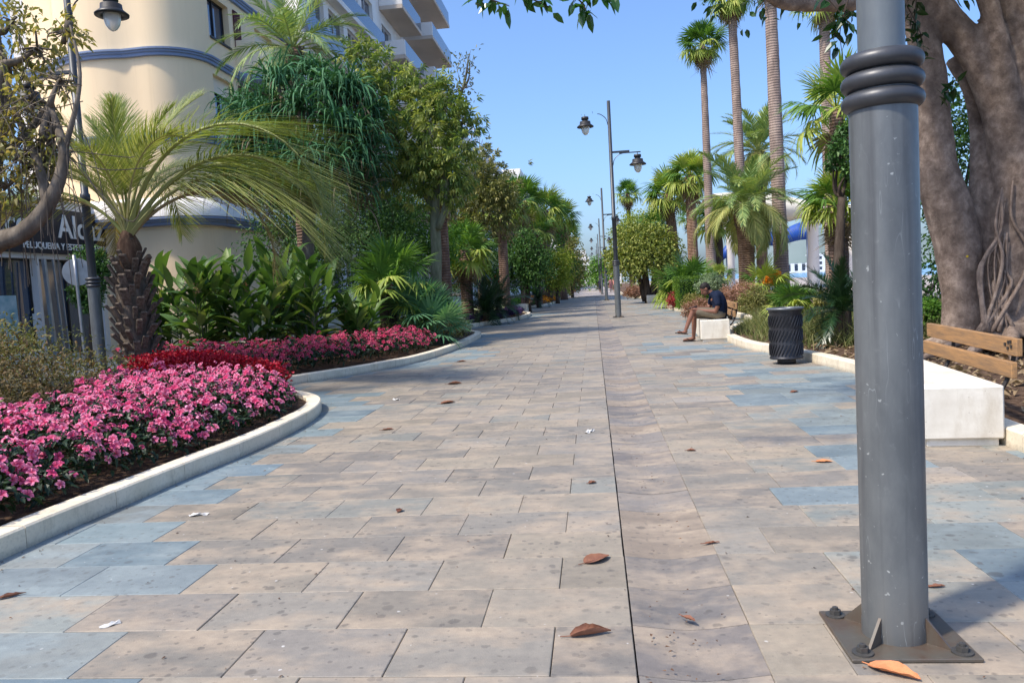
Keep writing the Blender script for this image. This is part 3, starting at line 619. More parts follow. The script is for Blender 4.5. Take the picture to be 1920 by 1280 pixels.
# ================================================================== PERSON ON THE BENCH
def capsules(mb, chains, seg=12):
    for pts, rr in chains:
        pts = np.array(pts, float); rr = np.array(rr, float); n = 4*len(pts)
        tube(mb, pts, rr, seg, n)
        for p, r in ((pts[0], rr[0]), (pts[-1], rr[-1])):
            lathe(mb, [(max(1e-4, r*math.sin(a)), -r*math.cos(a)) for a in np.linspace(0.02, PI-.02, 7)], seg, p)
def ellip(mb, c, rx, ry, rz, rot=0., seg=16):
    th = np.linspace(0.02, PI-.02, 10); V = []; cr, sr = math.cos(rot), math.sin(rot)
    m2 = MB(); lathe(m2, [(math.sin(a), -math.cos(a)) for a in th], seg); v = m2.v[0]*[rx, ry, rz]
    v = np.c_[v[:, 0]*cr-v[:, 2]*sr, v[:, 1], v[:, 0]*sr+v[:, 2]*cr]+np.array(c); mb.add(v, m2.q[0])
PX, PY = 2.0, 16.78       # reference: knee x, body centre y; person faces -x
p = thing('person', 'man in navy shirt and shorts sitting cross-legged looking down', 'person', (2.45, PY, 0))
def off(ch): return [([(x-2.45, y-PY, z) for x, y, z in pts], rr) for pts, rr in ch]
yl, yr = PY-.1, PY+.1                    # near leg (left in picture plane), far leg
body = [([(2.53, PY, .56), (2.56, PY, .72), (2.50, PY, .90), (2.43, PY, .97)], [.13, .13, .125, .06]),
        ([(2.46, PY, .95), (2.38, PY, 1.03)], [.055, .05]),
        # legs: near leg crossed on top, far leg planted
        ([(2.52, yl, .55), (2.25, yl+.02, .61), (2.02, yl+.05, .64)], [.095, .075, .056]), ([(2.02, yl+.05, .63), (1.94, yl+.04, .45), (1.85, yl+.02, .24)], [.055, .052, .034]),
        ([(2.53, yr, .55), (2.28, yr, .56), (2.06, yr, .53)], [.095, .075, .056]), ([(2.06, yr, .52), (2.05, yr, .3), (2.03, yr, .075)], [.055, .052, .035]),
        ([(2.04, yr, .06), (1.95, yr, .045), (1.83, yr, .035)], [.036, .034, .02]), ([(1.86, yl+.02, .22), (1.79, yl+.01, .205), (1.69, yl, .225)], [.036, .032, .018]),
        # arms
        ([(2.48, PY-.19, .9), (2.50, PY-.23, .74), (2.46, PY-.2, .61)], [.052, .046, .04]), ([(2.46, PY-.2, .61), (2.28, PY-.15, .63), (2.12, PY-.1, .665)], [.04, .036, .026]),
        ([(2.46, PY+.19, .9), (2.42, PY+.22, .76), (2.37, PY+.2, .67)], [.052, .046, .04]), ([(2.37, PY+.2, .67), (2.22, PY+.12, .69), (2.12, PY+.05, .7)], [.04, .034, .026])]
for hx, hy, hz, s in ((2.12, PY-.1, .665, 1), (2.12, PY+.05, .7, -1)):     # hands: palm + five fingers closing on the phone
    body.append(([(hx, hy, hz), (hx-.07, hy+.005*s, hz+.005)], [.028, .03]))
    for f in range(4):
        y = hy+(-.024+.016*f); l = (.052, .062, .058, .045)[f]
        body.append(([(hx-.075, y, hz+.005), (hx-.075-l*.6, y, hz+.006), (hx-.075-l, y+.004*s, hz+.022)], [.010, .009, .008]))
    body.append(([(hx-.03, hy+.022*s, hz+.015), (hx-.07, hy+.035*s, hz+.032)], [.011, .009]))
mb = MB(); capsules(mb, off(body)); H = np.array([2.29-2.45, 0, 1.075]); ROT = rad(36)
HC, HS = math.cos(ROT), math.sin(ROT)
def hp(x, y, z): return H+[x*HC-z*HS, y, x*HS+z*HC]
ellip(mb, hp(.01, 0, .025), .1, .078, .092, ROT); ellip(mb, hp(-.035, 0, -.045), .058, .058, .075, ROT)   # skull and jaw
ellip(mb, hp(-.1, 0, -.03), .022, .014, .03, ROT); ellip(mb, hp(-.078, 0, -.078), .02, .03, .012, ROT)     # nose, mouth
for s in (-1, 1): ellip(mb, hp(.015, s*.078, -.012), .022, .012, .034, ROT); ellip(mb, hp(-.085, s*.03, .0), .014, .016, .01, ROT)
bo = mb.obj('body', M['skin'], p, True); remesh(bo, .009, 3)
mb = MB(); ellip(mb, hp(.022, 0, .045), .104, .086, .088, ROT); ellip(mb, hp(.06, 0, .0), .06, .075, .08, ROT); ho = mb.obj('hair', M['hair'], p, True); remesh(ho, .012, 2)
mb = MB(); capsules(mb, off([([(2.56, PY, .5), (2.58, PY, .72), (2.52, PY, .90), (2.44, PY, .955)], [.155, .155, .15, .085]), ([(2.54, PY-.07, .53), (2.57, PY-.09, .74), (2.5, PY-.12, .9)], [.125, .12, .1]), ([(2.54, PY+.07, .53), (2.57, PY+.09, .74), (2.5, PY+.12, .9)], [.125, .12, .1]),
    ([(2.49, PY-.18, .905), (2.5, PY-.225, .77)], [.078, .072]), ([(2.47, PY+.18, .905), (2.43, PY+.215, .78)], [.078, .072])]))
so_ = mb.obj('shirt', M['navy'], p, True); remesh(so_, .014, 4)
mb = MB(); capsules(mb, off([([(2.56, PY-.06, .55), (2.54, PY+.06, .55)], [.13, .13]), ([(2.54, yl, .555), (2.28, yl+.02, .6), (2.14, yl+.04, .62)], [.118, .1, .088]), ([(2.54, yr, .55), (2.3, yr, .555), (2.16, yr, .545)], [.115, .1, .09])]))
sh_ = mb.obj('shorts', M['khaki'], p, True); remesh(sh_, .014, 4)
def sandal(x, y, z, dz):
    mb = MB(); k = 14; out = [(.135*math.cos(a)*(1.0), .048*math.sin(a)*(1+.15*math.cos(a))) for a in np.linspace(0, 2*PI, k, endpoint=False)]
    ngon_prism(mb, out, -.016, 0); tube(mb, [(-.07, 0, 0), (-.045, .02, .045), (.01, .046, .004)], .007, 5, 7); tube(mb, [(-.07, 0, 0), (-.045, -.02, .045), (.01, -.046, .004)], .007, 5, 7)
    return mb.obj('flip_flop', M['flip'], p, loc=(x-2.45, y-PY, z), rot=(0, dz, 0))
sandal(1.94, yr, .018, 0); sandal(1.77, yl+.01, .19, rad(8))
mb = MB(); box(mb, (-.08, -.038, -.004), (.08, .038, .004), .002); mb.obj('smartphone', M['phone'], None, loc=(2.03, PY-.02, .715), rot=(0, rad(-12), rad(8)), label='black phone held over the knees of the seated man', cat='phone')

# far walkers
def walker(label, x, y, h, m_top, m_leg, swing=.14, yaw=0.):
    t = thing('person', label, 'person', (x, y, 0), yaw, 'people far down the promenade'); s = h/1.72
    ch = [([(0, 0, .95), (0, 0, 1.2), (0, 0, 1.42)], [.12, .13, .1]), ([(0, 0, 1.4), (0, 0, 1.55)], [.05, .05])]
    for k in (-1, 1):
        ch += [([(.09*k, 0, .92), (.09*k, swing*k*.5, .5), (.09*k, swing*k-.02, .07)], [.085, .058, .04]), ([(.09*k, swing*k, .05), (.09*k, swing*k+.14, .04)], [.04, .03]),
               ([(.18*k, 0, 1.4), (.23*k, -swing*k*.5, 1.14), (.22*k, -swing*k+.06, .88)], [.05, .04, .03])]
    mb = MB(); capsules(mb, [([(a*s, b*s, c*s) for a, b, c in P], [r*s for r in R]) for P, R in ch], 8); ellip(mb, (0, .01, 1.63*s), .075*s, .095*s, .115*s)
    o = mb.obj('body', M['skin'], t, True); remesh(o, .022, 2)
    mb = MB(); capsules(mb, [([(0, 0, .93*s), (0, 0, 1.2*s), (0, 0, 1.4*s)], [.15*s, .16*s, .13*s])]+[([(.17*k*s, 0, 1.4*s), (.22*k*s, -swing*k*.4*s, 1.2*s)], [.065*s, .06*s]) for k in (-1, 1)], 8); o = mb.obj('shirt', m_top, t, True); remesh(o, .025, 2)
    mb = MB(); capsules(mb, [([(.085*k*s, 0, .95*s), (.09*k*s, swing*k*.5*s, .52*s)], [.12*s, .09*s]) for k in (-1, 1)], 8); o = mb.obj('trousers', m_leg, t, True); remesh(o, .025, 2)
    mb = MB(); ellip(mb, (0, -.015, 1.66*s), .085*s, .1*s, .1*s); mb.obj('hair', M['hair'], t, True)
for px, py, m1, m2, lb, yw in ((1146, 548, 'pinkcloth', 'pinkcloth', 'far walker in pink beside the second lamp post', 0), (1152, 547, 'pinkcloth', 'khaki', 'far walker in pink shirt and tan shorts by the sea grape', 3.1), (1126, 549, 'darkcloth', 'darkcloth', 'far walker in dark clothes in the middle of the promenade', .2), (1121, 543, 'darkcloth', 'khaki', 'tiny far walker in dark shirt and tan trousers', 0), (1104, 541, 'navy', 'darkcloth', 'tiny far walker in blue near the end of the promenade', 0), (1078, 549, 'navy', 'darkcloth', 'far person in blue beside the left planting', 1.5)):
    q = G(px, py); walker(lb, q[0], q[1], 1.7, M[m1], M[m2], .14, yw)

# ================================================================== BUILDINGS
def facade(parent, O, U, Wd, Hh, holes, mat, depth=.22, z0=0., frame='frame', name='wall', blind=None, pane='pane', mull=True):
    """flat wall in plane through O along U (horizontal), real openings with reveals; each opening gets a window part > pane"""
    O = np.array(O, float); U = unit(np.array(U, float)); N = np.array([U[1], -U[0], 0]); Z = np.array([0, 0, 1.])
    us = sorted({0., Wd}|{round(h[0], 3) for h in holes}|{round(h[1], 3) for h in holes}); vs = sorted({z0, Hh}|{round(h[2], 3) for h in holes}|{round(h[3], 3) for h in holes})
    mb = MB(); pt = lambda u, v, d=0.: O+U*u+Z*v-N*d
    hs = [tuple(round(x, 3) for x in h[:4]) for h in holes]
    for a, b in zip(us, us[1:]):
        for c, d in zip(vs, vs[1:]):
            if any(h[0] <= a+1e-4 and b <= h[1]+1e-4 and h[2] <= c+1e-4 and d <= h[3]+1e-4 for h in hs): continue
            mb.add([pt(a, c), pt(b, c), pt(b, d), pt(a, d)], [(0, 1, 2, 3)])
    for a, b, c, d in hs:
        mb.add([pt(a, c), pt(b, c), pt(b, d), pt(a, d), pt(a, c, depth), pt(b, c, depth), pt(b, d, depth), pt(a, d, depth)], [(0, 4, 5, 1), (1, 5, 6, 2), (2, 6, 7, 3), (3, 7, 4, 0)])
    w = mb.obj(name, mat, parent)
    for i, (a, b, c, d) in enumerate(hs):
        m = MB(); f = .055; dd = depth-.06
        bars = [(a, b, c, c+f), (a, b, d-f, d), (a, a+f, c+f, d-f), (b-f, b, c+f, d-f)]
        if mull and b-a > .9: bars.append(((a+b)/2-f/2, (a+b)/2+f/2, c+f, d-f))
        for x0, x1, y0, y1 in bars:
            P = [pt(x, y, q) for q in (dd-.03, dd+.05) for x, y in ((x0, y0), (x1, y0), (x1, y1), (x0, y1))]
            m.add(P, [(0, 1, 2, 3), (0, 4, 5, 1), (1, 5, 6, 2), (2, 6, 7, 3), (3, 7, 4, 0)])
        wn = m.obj('window', M[frame], parent)
        m = MB(); m.add([pt(a, c, dd+.02), pt(b, c, dd+.02), pt(b, d, dd+.02), pt(a, d, dd+.02)], [(0, 1, 2, 3)]); m.obj('pane', M[pane], wn)
        if blind and blind[i]:
            m = MB(); t0 = d-(d-c)*blind[i]; P = [pt(x, y, q) for q in (dd-.07, dd-.04) for x, y in ((a, t0), (b, t0), (b, d), (a, d))]
            m.add(P, [(0, 1, 2, 3), (0, 4, 5, 1)]); m.obj('shutter', M['shutter'], wn)
    return w
def slab(parent, name, a, b, mat, bev=.02):
    m = MB(); box(m, a, b, bev); return m.obj(name, mat, parent)
def sweep(mb, path, prof):     # path (k,2) open polyline, outward = right side; prof list (out, z)
    p = np.array(path, float); tg = unit(np.gradient(p, axis=0)); nn = np.c_[tg[:, 1], -tg[:, 0]]; k = len(p); m = len(prof)
    V = [(p[i][0]+nn[i][0]*o, p[i][1]+nn[i][1]*o, z) for i in range(k) for o, z in prof]
    mb.add(V, [(i*m+j, (i+1)*m+j, (i+1)*m+j+1, i*m+j+1) for i in range(k-1) for j in range(m-1)])
# --- cream block with blue mouldings
t = thing('apartment_building', 'cream apartment block with curved corner and blue mouldings', 'building', (-15, 30, 0))
BX, BY, BH = -12.6, 25.0, 13.5
def rel(o): return o
def arc(cx, cy, r, a0, a1, n): return [(cx+r*math.cos(a), cy+r*math.sin(a)) for a in np.linspace(rad(a0), rad(a1), n)]
fp = [(-19, 26.2), (-17.2, 25.6)]+arc(-15.7, 27.9, 3.0, 232, 287, 12)+arc(-14.05, 26.45, 1.45, 262, 360, 14)
root = t; root.location = (0, 0, 0)
mb = MB(); sweep(mb, fp, [(0, -.2), (0, BH)]); mb.obj('curved_wall', M['cream'], t, True)
zc = [4.15, 6.9, 9.62, 12.4]
Ls = 34.6-26.45; O = (BX, 26.45)
def yz(px, py): q = XP(px, py, BX); return q[1]-26.45, q[2]
holes = []; bl = []
for f in range(3):
    zb = zc[f]+.85
    holes += [(.15, 1.75, zb, zb+1.45), (4.0, 5.7, zb, zb+1.45), (6.5, 7.7, zb, zb+1.45)]; bl += [.0 if f == 2 else .38, .42, .5]
facade(t, (BX, 26.45, 0), (0, 1, 0), Ls, BH, holes, M['cream'], .3, -.2, 'frame', 'wall', bl)
slab(t, 'rear_wall', (-19, 26.3, -.2), (-18.7, 34.6, BH), M['cream']); slab(t, 'end_wall', (-18.7, 34.3, -.2), (BX-.002, 34.6, BH), M['cream']); slab(t, 'roof', (-18.9, 26.6, BH-.2), (BX-.1, 34.5, BH-.01), M['cream'])
path = fp+[(BX, y) for y in np.linspace(26.7, 34.6, 14)]
for i, z in enumerate(zc):
    o = .5 if i == 0 else .2; mb = MB()
    sweep(mb, path, [(.0, z-.17), (o*.5, z-.16), (o*.5, z-.07), (o*.75, z-.05), (o*.75, z), (o, z+.02), (o, z+.08), (.0, z+.12)]); mb.obj('moulding', M['blue'], t)
mb = MB(); sweep(mb, path[2:], [(.5, 4.25), (.47, 4.45), (.36, 4.68), (.2, 4.84), (.0, 4.92)]); mb.obj('canopy_fascia', M['white'], t, True)
for i in range(1, 3):          # rounded bays with their blue foot
    z = zc[i]; pts = arc(BX, 29.5, .95, -90, 90, 14)
    mb = MB(); sweep(mb, pts, [(0, z+.06), (0, z+1.25), (-.12, z+1.26), (-.12, z+.3)]); bay = mb.obj('rounded_balcony', M['cream'], t, True)
    mb = MB(); sweep(mb, pts, [(-.9, z-.3), (-.3, z-.28), (.04, z-.17), (.1, z-.05), (.1, z+.03), (.0, z+.07)]); mb.obj('balcony_foot', M['blue'], bay, True)
    slab(t, 'curtain', (BX+.012, 28.55, z+1.0), (BX+.05, 29.1, z+2.35), M['maroon'], .005)
    for yy in (26.6, 30.45): slab(t, 'window_rail', (BX+.02, yy, z+.78), (BX+.06, yy+1.6, z+.86), M['frame'], .004)
# --- shop block at left (its upper floors rise out of frame)
t = thing('shop_building', 'white block with recessed shop front under a black signboard', 'building')
SX = -16.1; SH = 10.6
holes = [(36.2, 41.7, .3, 2.95), (41.82, 44.7, .05, 2.95)]; holes2 = []
for f in range(1):
    for k in range(11): holes2.append((2+k*4.2, 4.2+k*4.2, 5.6+f*3.1, 7.2+f*3.1))
facade(t, (SX, -20, 0), (0, 1, 0), 45.2, 4.75, holes, M['white'], .3, -.2, 'frame', 'wall', None, 'pane')
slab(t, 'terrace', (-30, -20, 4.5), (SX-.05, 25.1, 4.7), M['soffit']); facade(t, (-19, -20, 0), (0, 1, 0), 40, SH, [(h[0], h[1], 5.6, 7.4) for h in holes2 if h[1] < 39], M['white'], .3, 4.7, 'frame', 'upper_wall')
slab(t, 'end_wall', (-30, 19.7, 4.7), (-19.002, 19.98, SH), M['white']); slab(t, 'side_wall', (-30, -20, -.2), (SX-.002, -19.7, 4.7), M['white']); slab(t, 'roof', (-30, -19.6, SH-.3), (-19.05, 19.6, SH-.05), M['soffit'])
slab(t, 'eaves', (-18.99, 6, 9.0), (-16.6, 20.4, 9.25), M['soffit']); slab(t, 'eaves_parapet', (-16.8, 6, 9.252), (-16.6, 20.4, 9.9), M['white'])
slab(t, 'interior', (SX-2.5, 17.5, 0), (SX-2.3, 25.0, 3), M['dark_in']); slab(t, 'poster', (SX-.21, 19.2, .5), (SX-.19, 21.0, 1.9), M['poster']); slab(t, 'notice', (SX-.21, 21.6, .9), (SX-.19, 21.9, 1.35), M['letter'], .004)
# --- signboard
sg = thing('shop_sign', 'black shop signboard with white lettering above the shop front', 'sign')
zS0, zS1 = 3.1, 4.45
slab(sg, 'board', (SX+.02, 17.0, zS0), (SX+.16, 25.1, zS1), M['black'], .01)
def text(s, size, y, z, parent, x):
    cu = bpy.data.curves.new('t', 'FONT'); cu.body = s; cu.size = size; cu.extrude = .01; cu.offset = size*.012
    ob = bpy.data.objects.new('t', cu); COL.objects.link(ob); bpy.context.view_layer.update()
    me = bpy.data.meshes.new_from_object(ob.evaluated_get(bpy.context.evaluated_depsgraph_get())); bpy.data.objects.remove(ob)
    me.materials.clear(); me.materials.append(M['letter'])
    return mk('lettering', me, parent, (x, y, z), (PI/2, 0, PI/2))
text('rcco', .98, 19.55, zS0+.5, sg, SX+.172); text('Aldaz', 1.0, 22.55, zS0+.5, sg, SX+.172); text('PELUQUERIA Y ESTETICA   ESPAÑA', .27, 21.0, zS0+.13, sg, SX+.172)
# --- white and blue-glass block behind the date palm
t = thing('apartment_building', 'white apartment block with bluish glazing behind the date palm', 'building')
WX = -12.3; WH = 21; holes = [(1+k*3.1, 3.4+k*3.1, 1.2+f*3.05, 3.3+f*3.05) for f in range(6) for k in range(4)]
facade(t, (WX, 34.9, 0), (0, 1, 0), 13.6, WH, holes, M['white'], .25, -.2, 'wframe')
facade(t, (-26, 34.9, 0), (1, 0, 0), 26+WX, WH, [(2+k*3, 4+k*3, 8+f*3.05, 9.6+f*3.05) for f in range(4) for k in range(4)], M['white'], .25, -.2, 'wframe')
slab(t, 'roof', (-26, 35, WH-.3), (WX-.02, 48.4, WH-.05), M['white'])
for f in range(6): slab(t, 'floor_band', (WX+.01, 34.9, .55+f*3.05), (WX+.5, 48.4, .85+f*3.05), M['white']); slab(t, 'glass_rail', (WX+.44, 35, .86+f*3.05), (WX+.47, 48.3, 1.7+f*3.05), M['pane'], .004)
# --- balcony tower
t = thing('apartment_building', 'white tower with deep stacked balconies rising beyond the green tree', 'building')
TX = -12.4; TH = 25.5; holes = [(1.2+k*3.6, 3.6+k*3.6, .9+f*3.05, 3.0+f*3.05) for f in range(8) for k in range(4)]
facade(t, (TX, 48.8, 0), (0, 1, 0), 15.5, TH, holes, M['white'], .25, -.2, 'wframe'); facade(t, (-26, 48.8, 0), (1, 0, 0), 26+TX, TH, [(9+k*2.2, 10.2+k*2.2, 20, 21.4) for k in range(2)], M['white'], .25, -.2, 'wframe')
slab(t, 'roof', (-26, 48.9, TH-.3), (TX-.02, 64.3, TH-.05), M['white']); slab(t, 'rear_side', (-26, 64.0, -.2), (TX-.002, 64.28, TH), M['white'])
for f in range(8):
    z = .6+f*3.05
    for y0, y1, ex in ((49.6, 55.2, 1.5), (56.0, 63.6, 2.1)):
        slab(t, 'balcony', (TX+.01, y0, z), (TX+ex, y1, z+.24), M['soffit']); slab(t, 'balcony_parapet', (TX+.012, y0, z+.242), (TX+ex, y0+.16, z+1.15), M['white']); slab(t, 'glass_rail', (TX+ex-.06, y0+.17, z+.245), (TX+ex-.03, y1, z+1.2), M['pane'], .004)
# --- farther blocks on the left
def block(label, x0, x1, y0, y1, h, nf, nk, band=True):
    t = thing('apartment_building', label, 'building'); ly = y1-y0; st = ly/nk
    facade(t, (x1, y0, 0), (0, 1, 0), ly, h, [(k*st+st*.2, k*st+st*.75, .9+f*(h-1)/nf, 2.5+f*(h-1)/nf) for f in range(nf) for k in range(nk)], M['white'], .25, -.3, 'wframe', mull=False)
    lx = x1-x0; facade(t, (x0, y0, 0), (1, 0, 0), lx, h, [(k*lx/4+lx*.06, k*lx/4+lx*.18, .9+f*(h-1)/nf, 2.5+f*(h-1)/nf) for f in range(nf) for k in range(4)], M['white'], .25, -.3, 'wframe', mull=False)
    slab(t, 'roof', (x0, y0+.1, h-.3), (x1-.05, y1, h-.02), M['white'])
    if band:
        for f in range(1, nf): slab(t, 'balcony', (x1+.01, y0+.5, f*(h-1)/nf), (x1+1.3, y1-.5, f*(h-1)/nf+.9), M['white'])
    return t
tl = block('white block with a steel roof pergola beyond the left palms', -28, -12.6, 70, 100, 17.6, 5, 7)
for i in range(9):
    y = 72+i*3.2; mb = MB(); tube(mb, [(-13, y, 17.4), (-13, y, 20.0), (-17, y, 20.4)], .09, 6); tube(mb, [(-13, y, 18.2), (-13, y+3.2, 20.)], .05, 5); mb.obj('pergola_frame', M['metal'], tl)
mb = MB(); tube(mb, [(-13, 71, 20.05), (-13, 99, 20.05)], .1, 6); mb.obj('pergola_rail', M['metal'], tl)
block('pale far apartment block beyond the pergola block', -28, -13, 103, 150, 19, 6, 9); block('pale distant apartment block closing the street on the left', -30, -13, 155, 230, 24, 8, 12)
block('tall pale distant block at the end of the promenade', -26, -7.5, 250, 300, 19, 7, 9); block('low pale distant block at the end of the promenade', -18, -2.5, 320, 360, 14, 5, 8); block('faint far white block closing the promenade', -8, 14, 400, 440, 12, 4, 8)

# ================================================================== PALMS
def pinnate(L, n, ll, arch, droop, w, vsh=.25, seed=0, start=.16, mat='l_phx', th0=62, th1=24, ext=0.):
    g = np.random.default_rng(seed); mb = MB(); K = 22; t = np.linspace(0, 1, K)
    ang = -arch*t**1.25; step = L/(K-1)
    X = np.r_[0, np.cumsum(np.cos(ang[:-1])*step)]; Z = np.r_[0, np.cumsum(np.sin(ang[:-1])*step)]; Yv = .03*L*np.sin(t*2)*g.normal()
    R = np.c_[X, Yv, Z]; tube(mb, R, np.interp(t, [0, .15, 1], [.035, .02, .004])*L/2.5, 5, r=.9)
    tt = np.linspace(start, .985, n); P = np.c_[np.interp(tt, t, X), np.interp(tt, t, Yv), np.interp(tt, t, Z)]
    a = np.interp(tt, t, ang); T = np.c_[np.cos(a), 0*a, np.sin(a)]; N = np.c_[-np.sin(a), 0*a, np.cos(a)]; S = np.array([0, 1., 0])
    prof = np.sin(np.clip((tt-start)/(1-start), 0, 1)**.6*PI*.86+.28)
    for s in (-1, 1):
        th = np.radians(th0+(th1-th0)*(tt-start)/(1-start))+g.normal(0, .07, n); vv = vsh+g.normal(0, .13, n)
        d = unit(T*np.cos(th)[:, None]+S*s*np.sin(th)[:, None]+N*vv[:, None]); l = ll*prof*g.uniform(.85, 1.12, n)+.06
        k = np.linspace(0, 1, 4); Q = P[:, None]+d[:, None]*(l[:, None]*k)[..., None]
        Q[..., 2] -= (l[:, None]*k**2)*(droop*g.uniform(.6, 1.4, n))[:, None]
        ribbons(mb, Q, w*np.interp(k, [0, .35, 1], [.6, 1, .12])[None]*g.uniform(.8, 1.2, (n, 1)), np.cross(d, N+np.array([0, 0, .3])), g.uniform(0, 1, n)*.8+.1)
    return mb.mesh('frond', M[mat])
def fan(pet, R, ns, spread, droop, seed=0, mat='l_fan', cup=.2, split=.5, petw=.022):
    pet *= .62; R *= .68; petw *= .8
    g = np.random.default_rng(seed); mb = MB()
    tube(mb, [(0, 0, 0), (pet*.5, 0, -.02*pet), (pet, 0, -.08*pet)], [petw*1.3, petw, petw*.7], 5, 6, r=.75)
    ph = np.radians(np.linspace(-spread, spread, ns))+g.normal(0, .02, ns); k = np.array([0, .3, split, .78, 1.]); l = R*(.72+.28*np.cos(ph*.75))*g.uniform(.9, 1.06, ns)
    d = np.c_[np.cos(ph), np.sin(ph), cup*np.cos(ph*1.0)-.05]; d = unit(d)
    P = np.array([pet, 0, -.08*pet])+d[:, None]*(l[:, None]*k)[..., None]
    dr = droop*g.uniform(.4, 1.7, ns); P[..., 2] -= l[:, None]*np.clip(k-.3, 0, 1)[None]**1.7*dr[:, None]; P[..., 2] += (np.arange(ns) % 2*2-1)[:, None]*.012*R*k[None]
    dphi = 2*math.radians(spread)/ns*1.05
    wd = np.stack([l*kk*dphi*(1 if kk <= split else max(0, (1-kk)/(1-split)))**1 for kk in k], 1)+.004
    ribbons(mb, P, wd, np.c_[-np.sin(ph), np.cos(ph), 0*ph], g.uniform(0, 1, ns)*.7+.1)
    return mb.mesh('fan_leaf', M[mat])
def put(parent, me, name, yaw, el, at=(0, 0, 0), sc=1., roll=0.):
    o = mk(name, me, parent, at); o.rotation_euler = (Matrix.Rotation(yaw, 3, 'Z') @ Matrix.Rotation(-el, 3, 'Y') @ Matrix.Rotation(roll, 3, 'X')).to_euler(); o.scale = (sc,)*3; return o
FRONDS = {}
def frondset(kind):
    if kind in FRONDS: return FRONDS[kind]
    if kind == 'date': r = [pinnate(2.6, 56, .5, 1.0, .18, .04, .3, 1), pinnate(2.6, 56, .5, 1.55, .28, .04, .25, 2), pinnate(2.6, 52, .48, 2.1, .45, .04, .1, 3, mat='l_phx_y')]
    elif kind == 'date_d': r = [pinnate(2.8, 56, .45, .9, .25, .034, .3, 4), pinnate(2.8, 56, .45, 1.5, .4, .034, .2, 5), pinnate(2.8, 56, .45, 1.9, .5, .034, .1, 6)]
    elif kind == 'fan': r = [fan(.9, .95, 26, 120, .35, 1, 'l_fan'), fan(1.0, .95, 26, 130, .6, 2, 'l_fan'), fan(1.0, .9, 24, 130, 1.0, 3, 'l_fan_y')]
    elif kind == 'fan_y': r = [fan(.9, .95, 26, 120, .4, 11, 'l_fan_y'), fan(1.0, .95, 26, 130, .8, 12, 'l_fan'), fan(1.0, .9, 24, 130, 1.2, 13, 'l_fan_y')]
    elif kind == 'fan_b': r = [fan(.7, .8, 24, 115, .15, 21, 'l_fan_b', .25, .42), fan(.75, .8, 24, 120, .25, 22, 'l_fan_b', .2, .42), fan(.7, .75, 22, 120, .5, 23, 'l_fan_b', .1, .42)]
    elif kind == 'dead': r = [fan(.8, .8, 18, 100, 1.6, 31, 'l_dead', -.2, .4)]*3
    elif kind == 'cycad': r = [pinnate(1.1, 46, .2, .7, .08, .016, .35, 41, .1, 'l_cyc'), pinnate(1.1, 46, .2, 1.2, .1, .016, .3, 42, .1, 'l_cyc'), pinnate(1.1, 44, .2, 1.6, .1, .016, .2, 43, .1, 'l_cyc')]
    FRONDS[kind] = r; return r
def crown(parent, kind, n, at, sc, seed, el0=82, el1=-35, name=None, jit=.25):
    g = random.Random(seed); fs = frondset(kind); nm = name or ('frond' if kind in ('date', 'date_d', 'cycad') else 'fan_leaf')
    for i in range(n):
        f = i/(n-1); el = rad(el0+(el1-el0)*f**.9)+g.uniform(-.12, .12); yaw = i*2.39996+g.uniform(-jit, jit)
        put(parent, fs[min(2, int(f*3))], nm, yaw, el, at, sc*g.uniform(.85, 1.1), g.uniform(-.3, .3))
def palm(name, label, base, hgt, r0, r1, kind, n, sc, seed, bark='b_wash', lean=(0, 0), boots=0, dead=0, group=None, el1=-35, bulge=0., bootlen=.16):
    t = thing(name, label, 'palm tree', base, 0, group); top = np.array([lean[0], lean[1], hgt])
    pts = np.array([(0, 0, -.1), (lean[0]*.15, lean[1]*.15, hgt*.3), (lean[0]*.55, lean[1]*.55, hgt*.7), top]); mb = MB()
    k = max(10, int(hgt*5)); zz = np.linspace(0, 1, k); P = spline(pts, k); rr = r0+(r1-r0)*zz**.7; rr = rr*(1+.18*np.exp(-zz*hgt/.3))
    if bulge: rr = rr+bulge*np.exp(-((zz-1+.35/hgt)/(.45/hgt))**2)
    tube(mb, P, rr, 14, wob=.035, seed=seed); mb.obj('trunk', M[bark], t, True)
    if boots:
        g = random.Random(seed+5); me = None; mb = MB(); box(mb, (0, -.05, -.02), (bootlen, .05, .02), .012); me = mb.mesh('leaf_base', M['b_boot'])
        for i in range(boots):
            f = i/boots; z = hgt-.75*(1-f)-.02; a = i*2.39996; rz = np.interp(z, P[:, 2], rr); c = np.array([np.interp(z, P[:, 2], P[:, 0]), np.interp(z, P[:, 2], P[:, 1]), z])
            put(t, me, 'leaf_base', a, rad(62+g.uniform(-12, 12)), c+np.array([math.cos(a), math.sin(a), 0])*(rz-.04), g.uniform(.8, 1.2))
    crown(t, kind, n, top, sc, seed, 84, el1)
    if dead: crown(t, 'dead', dead, top-np.array([0, 0, .1]), sc, seed+9, -50, -78, 'dead_leaf')
    return t
def at(px, py, Y, z=None):
    q = D(px, py, Y); return (q[0], q[1], q[2] if z is None else z)
def topz(px, py, Y): return D(px, py, Y)[2]

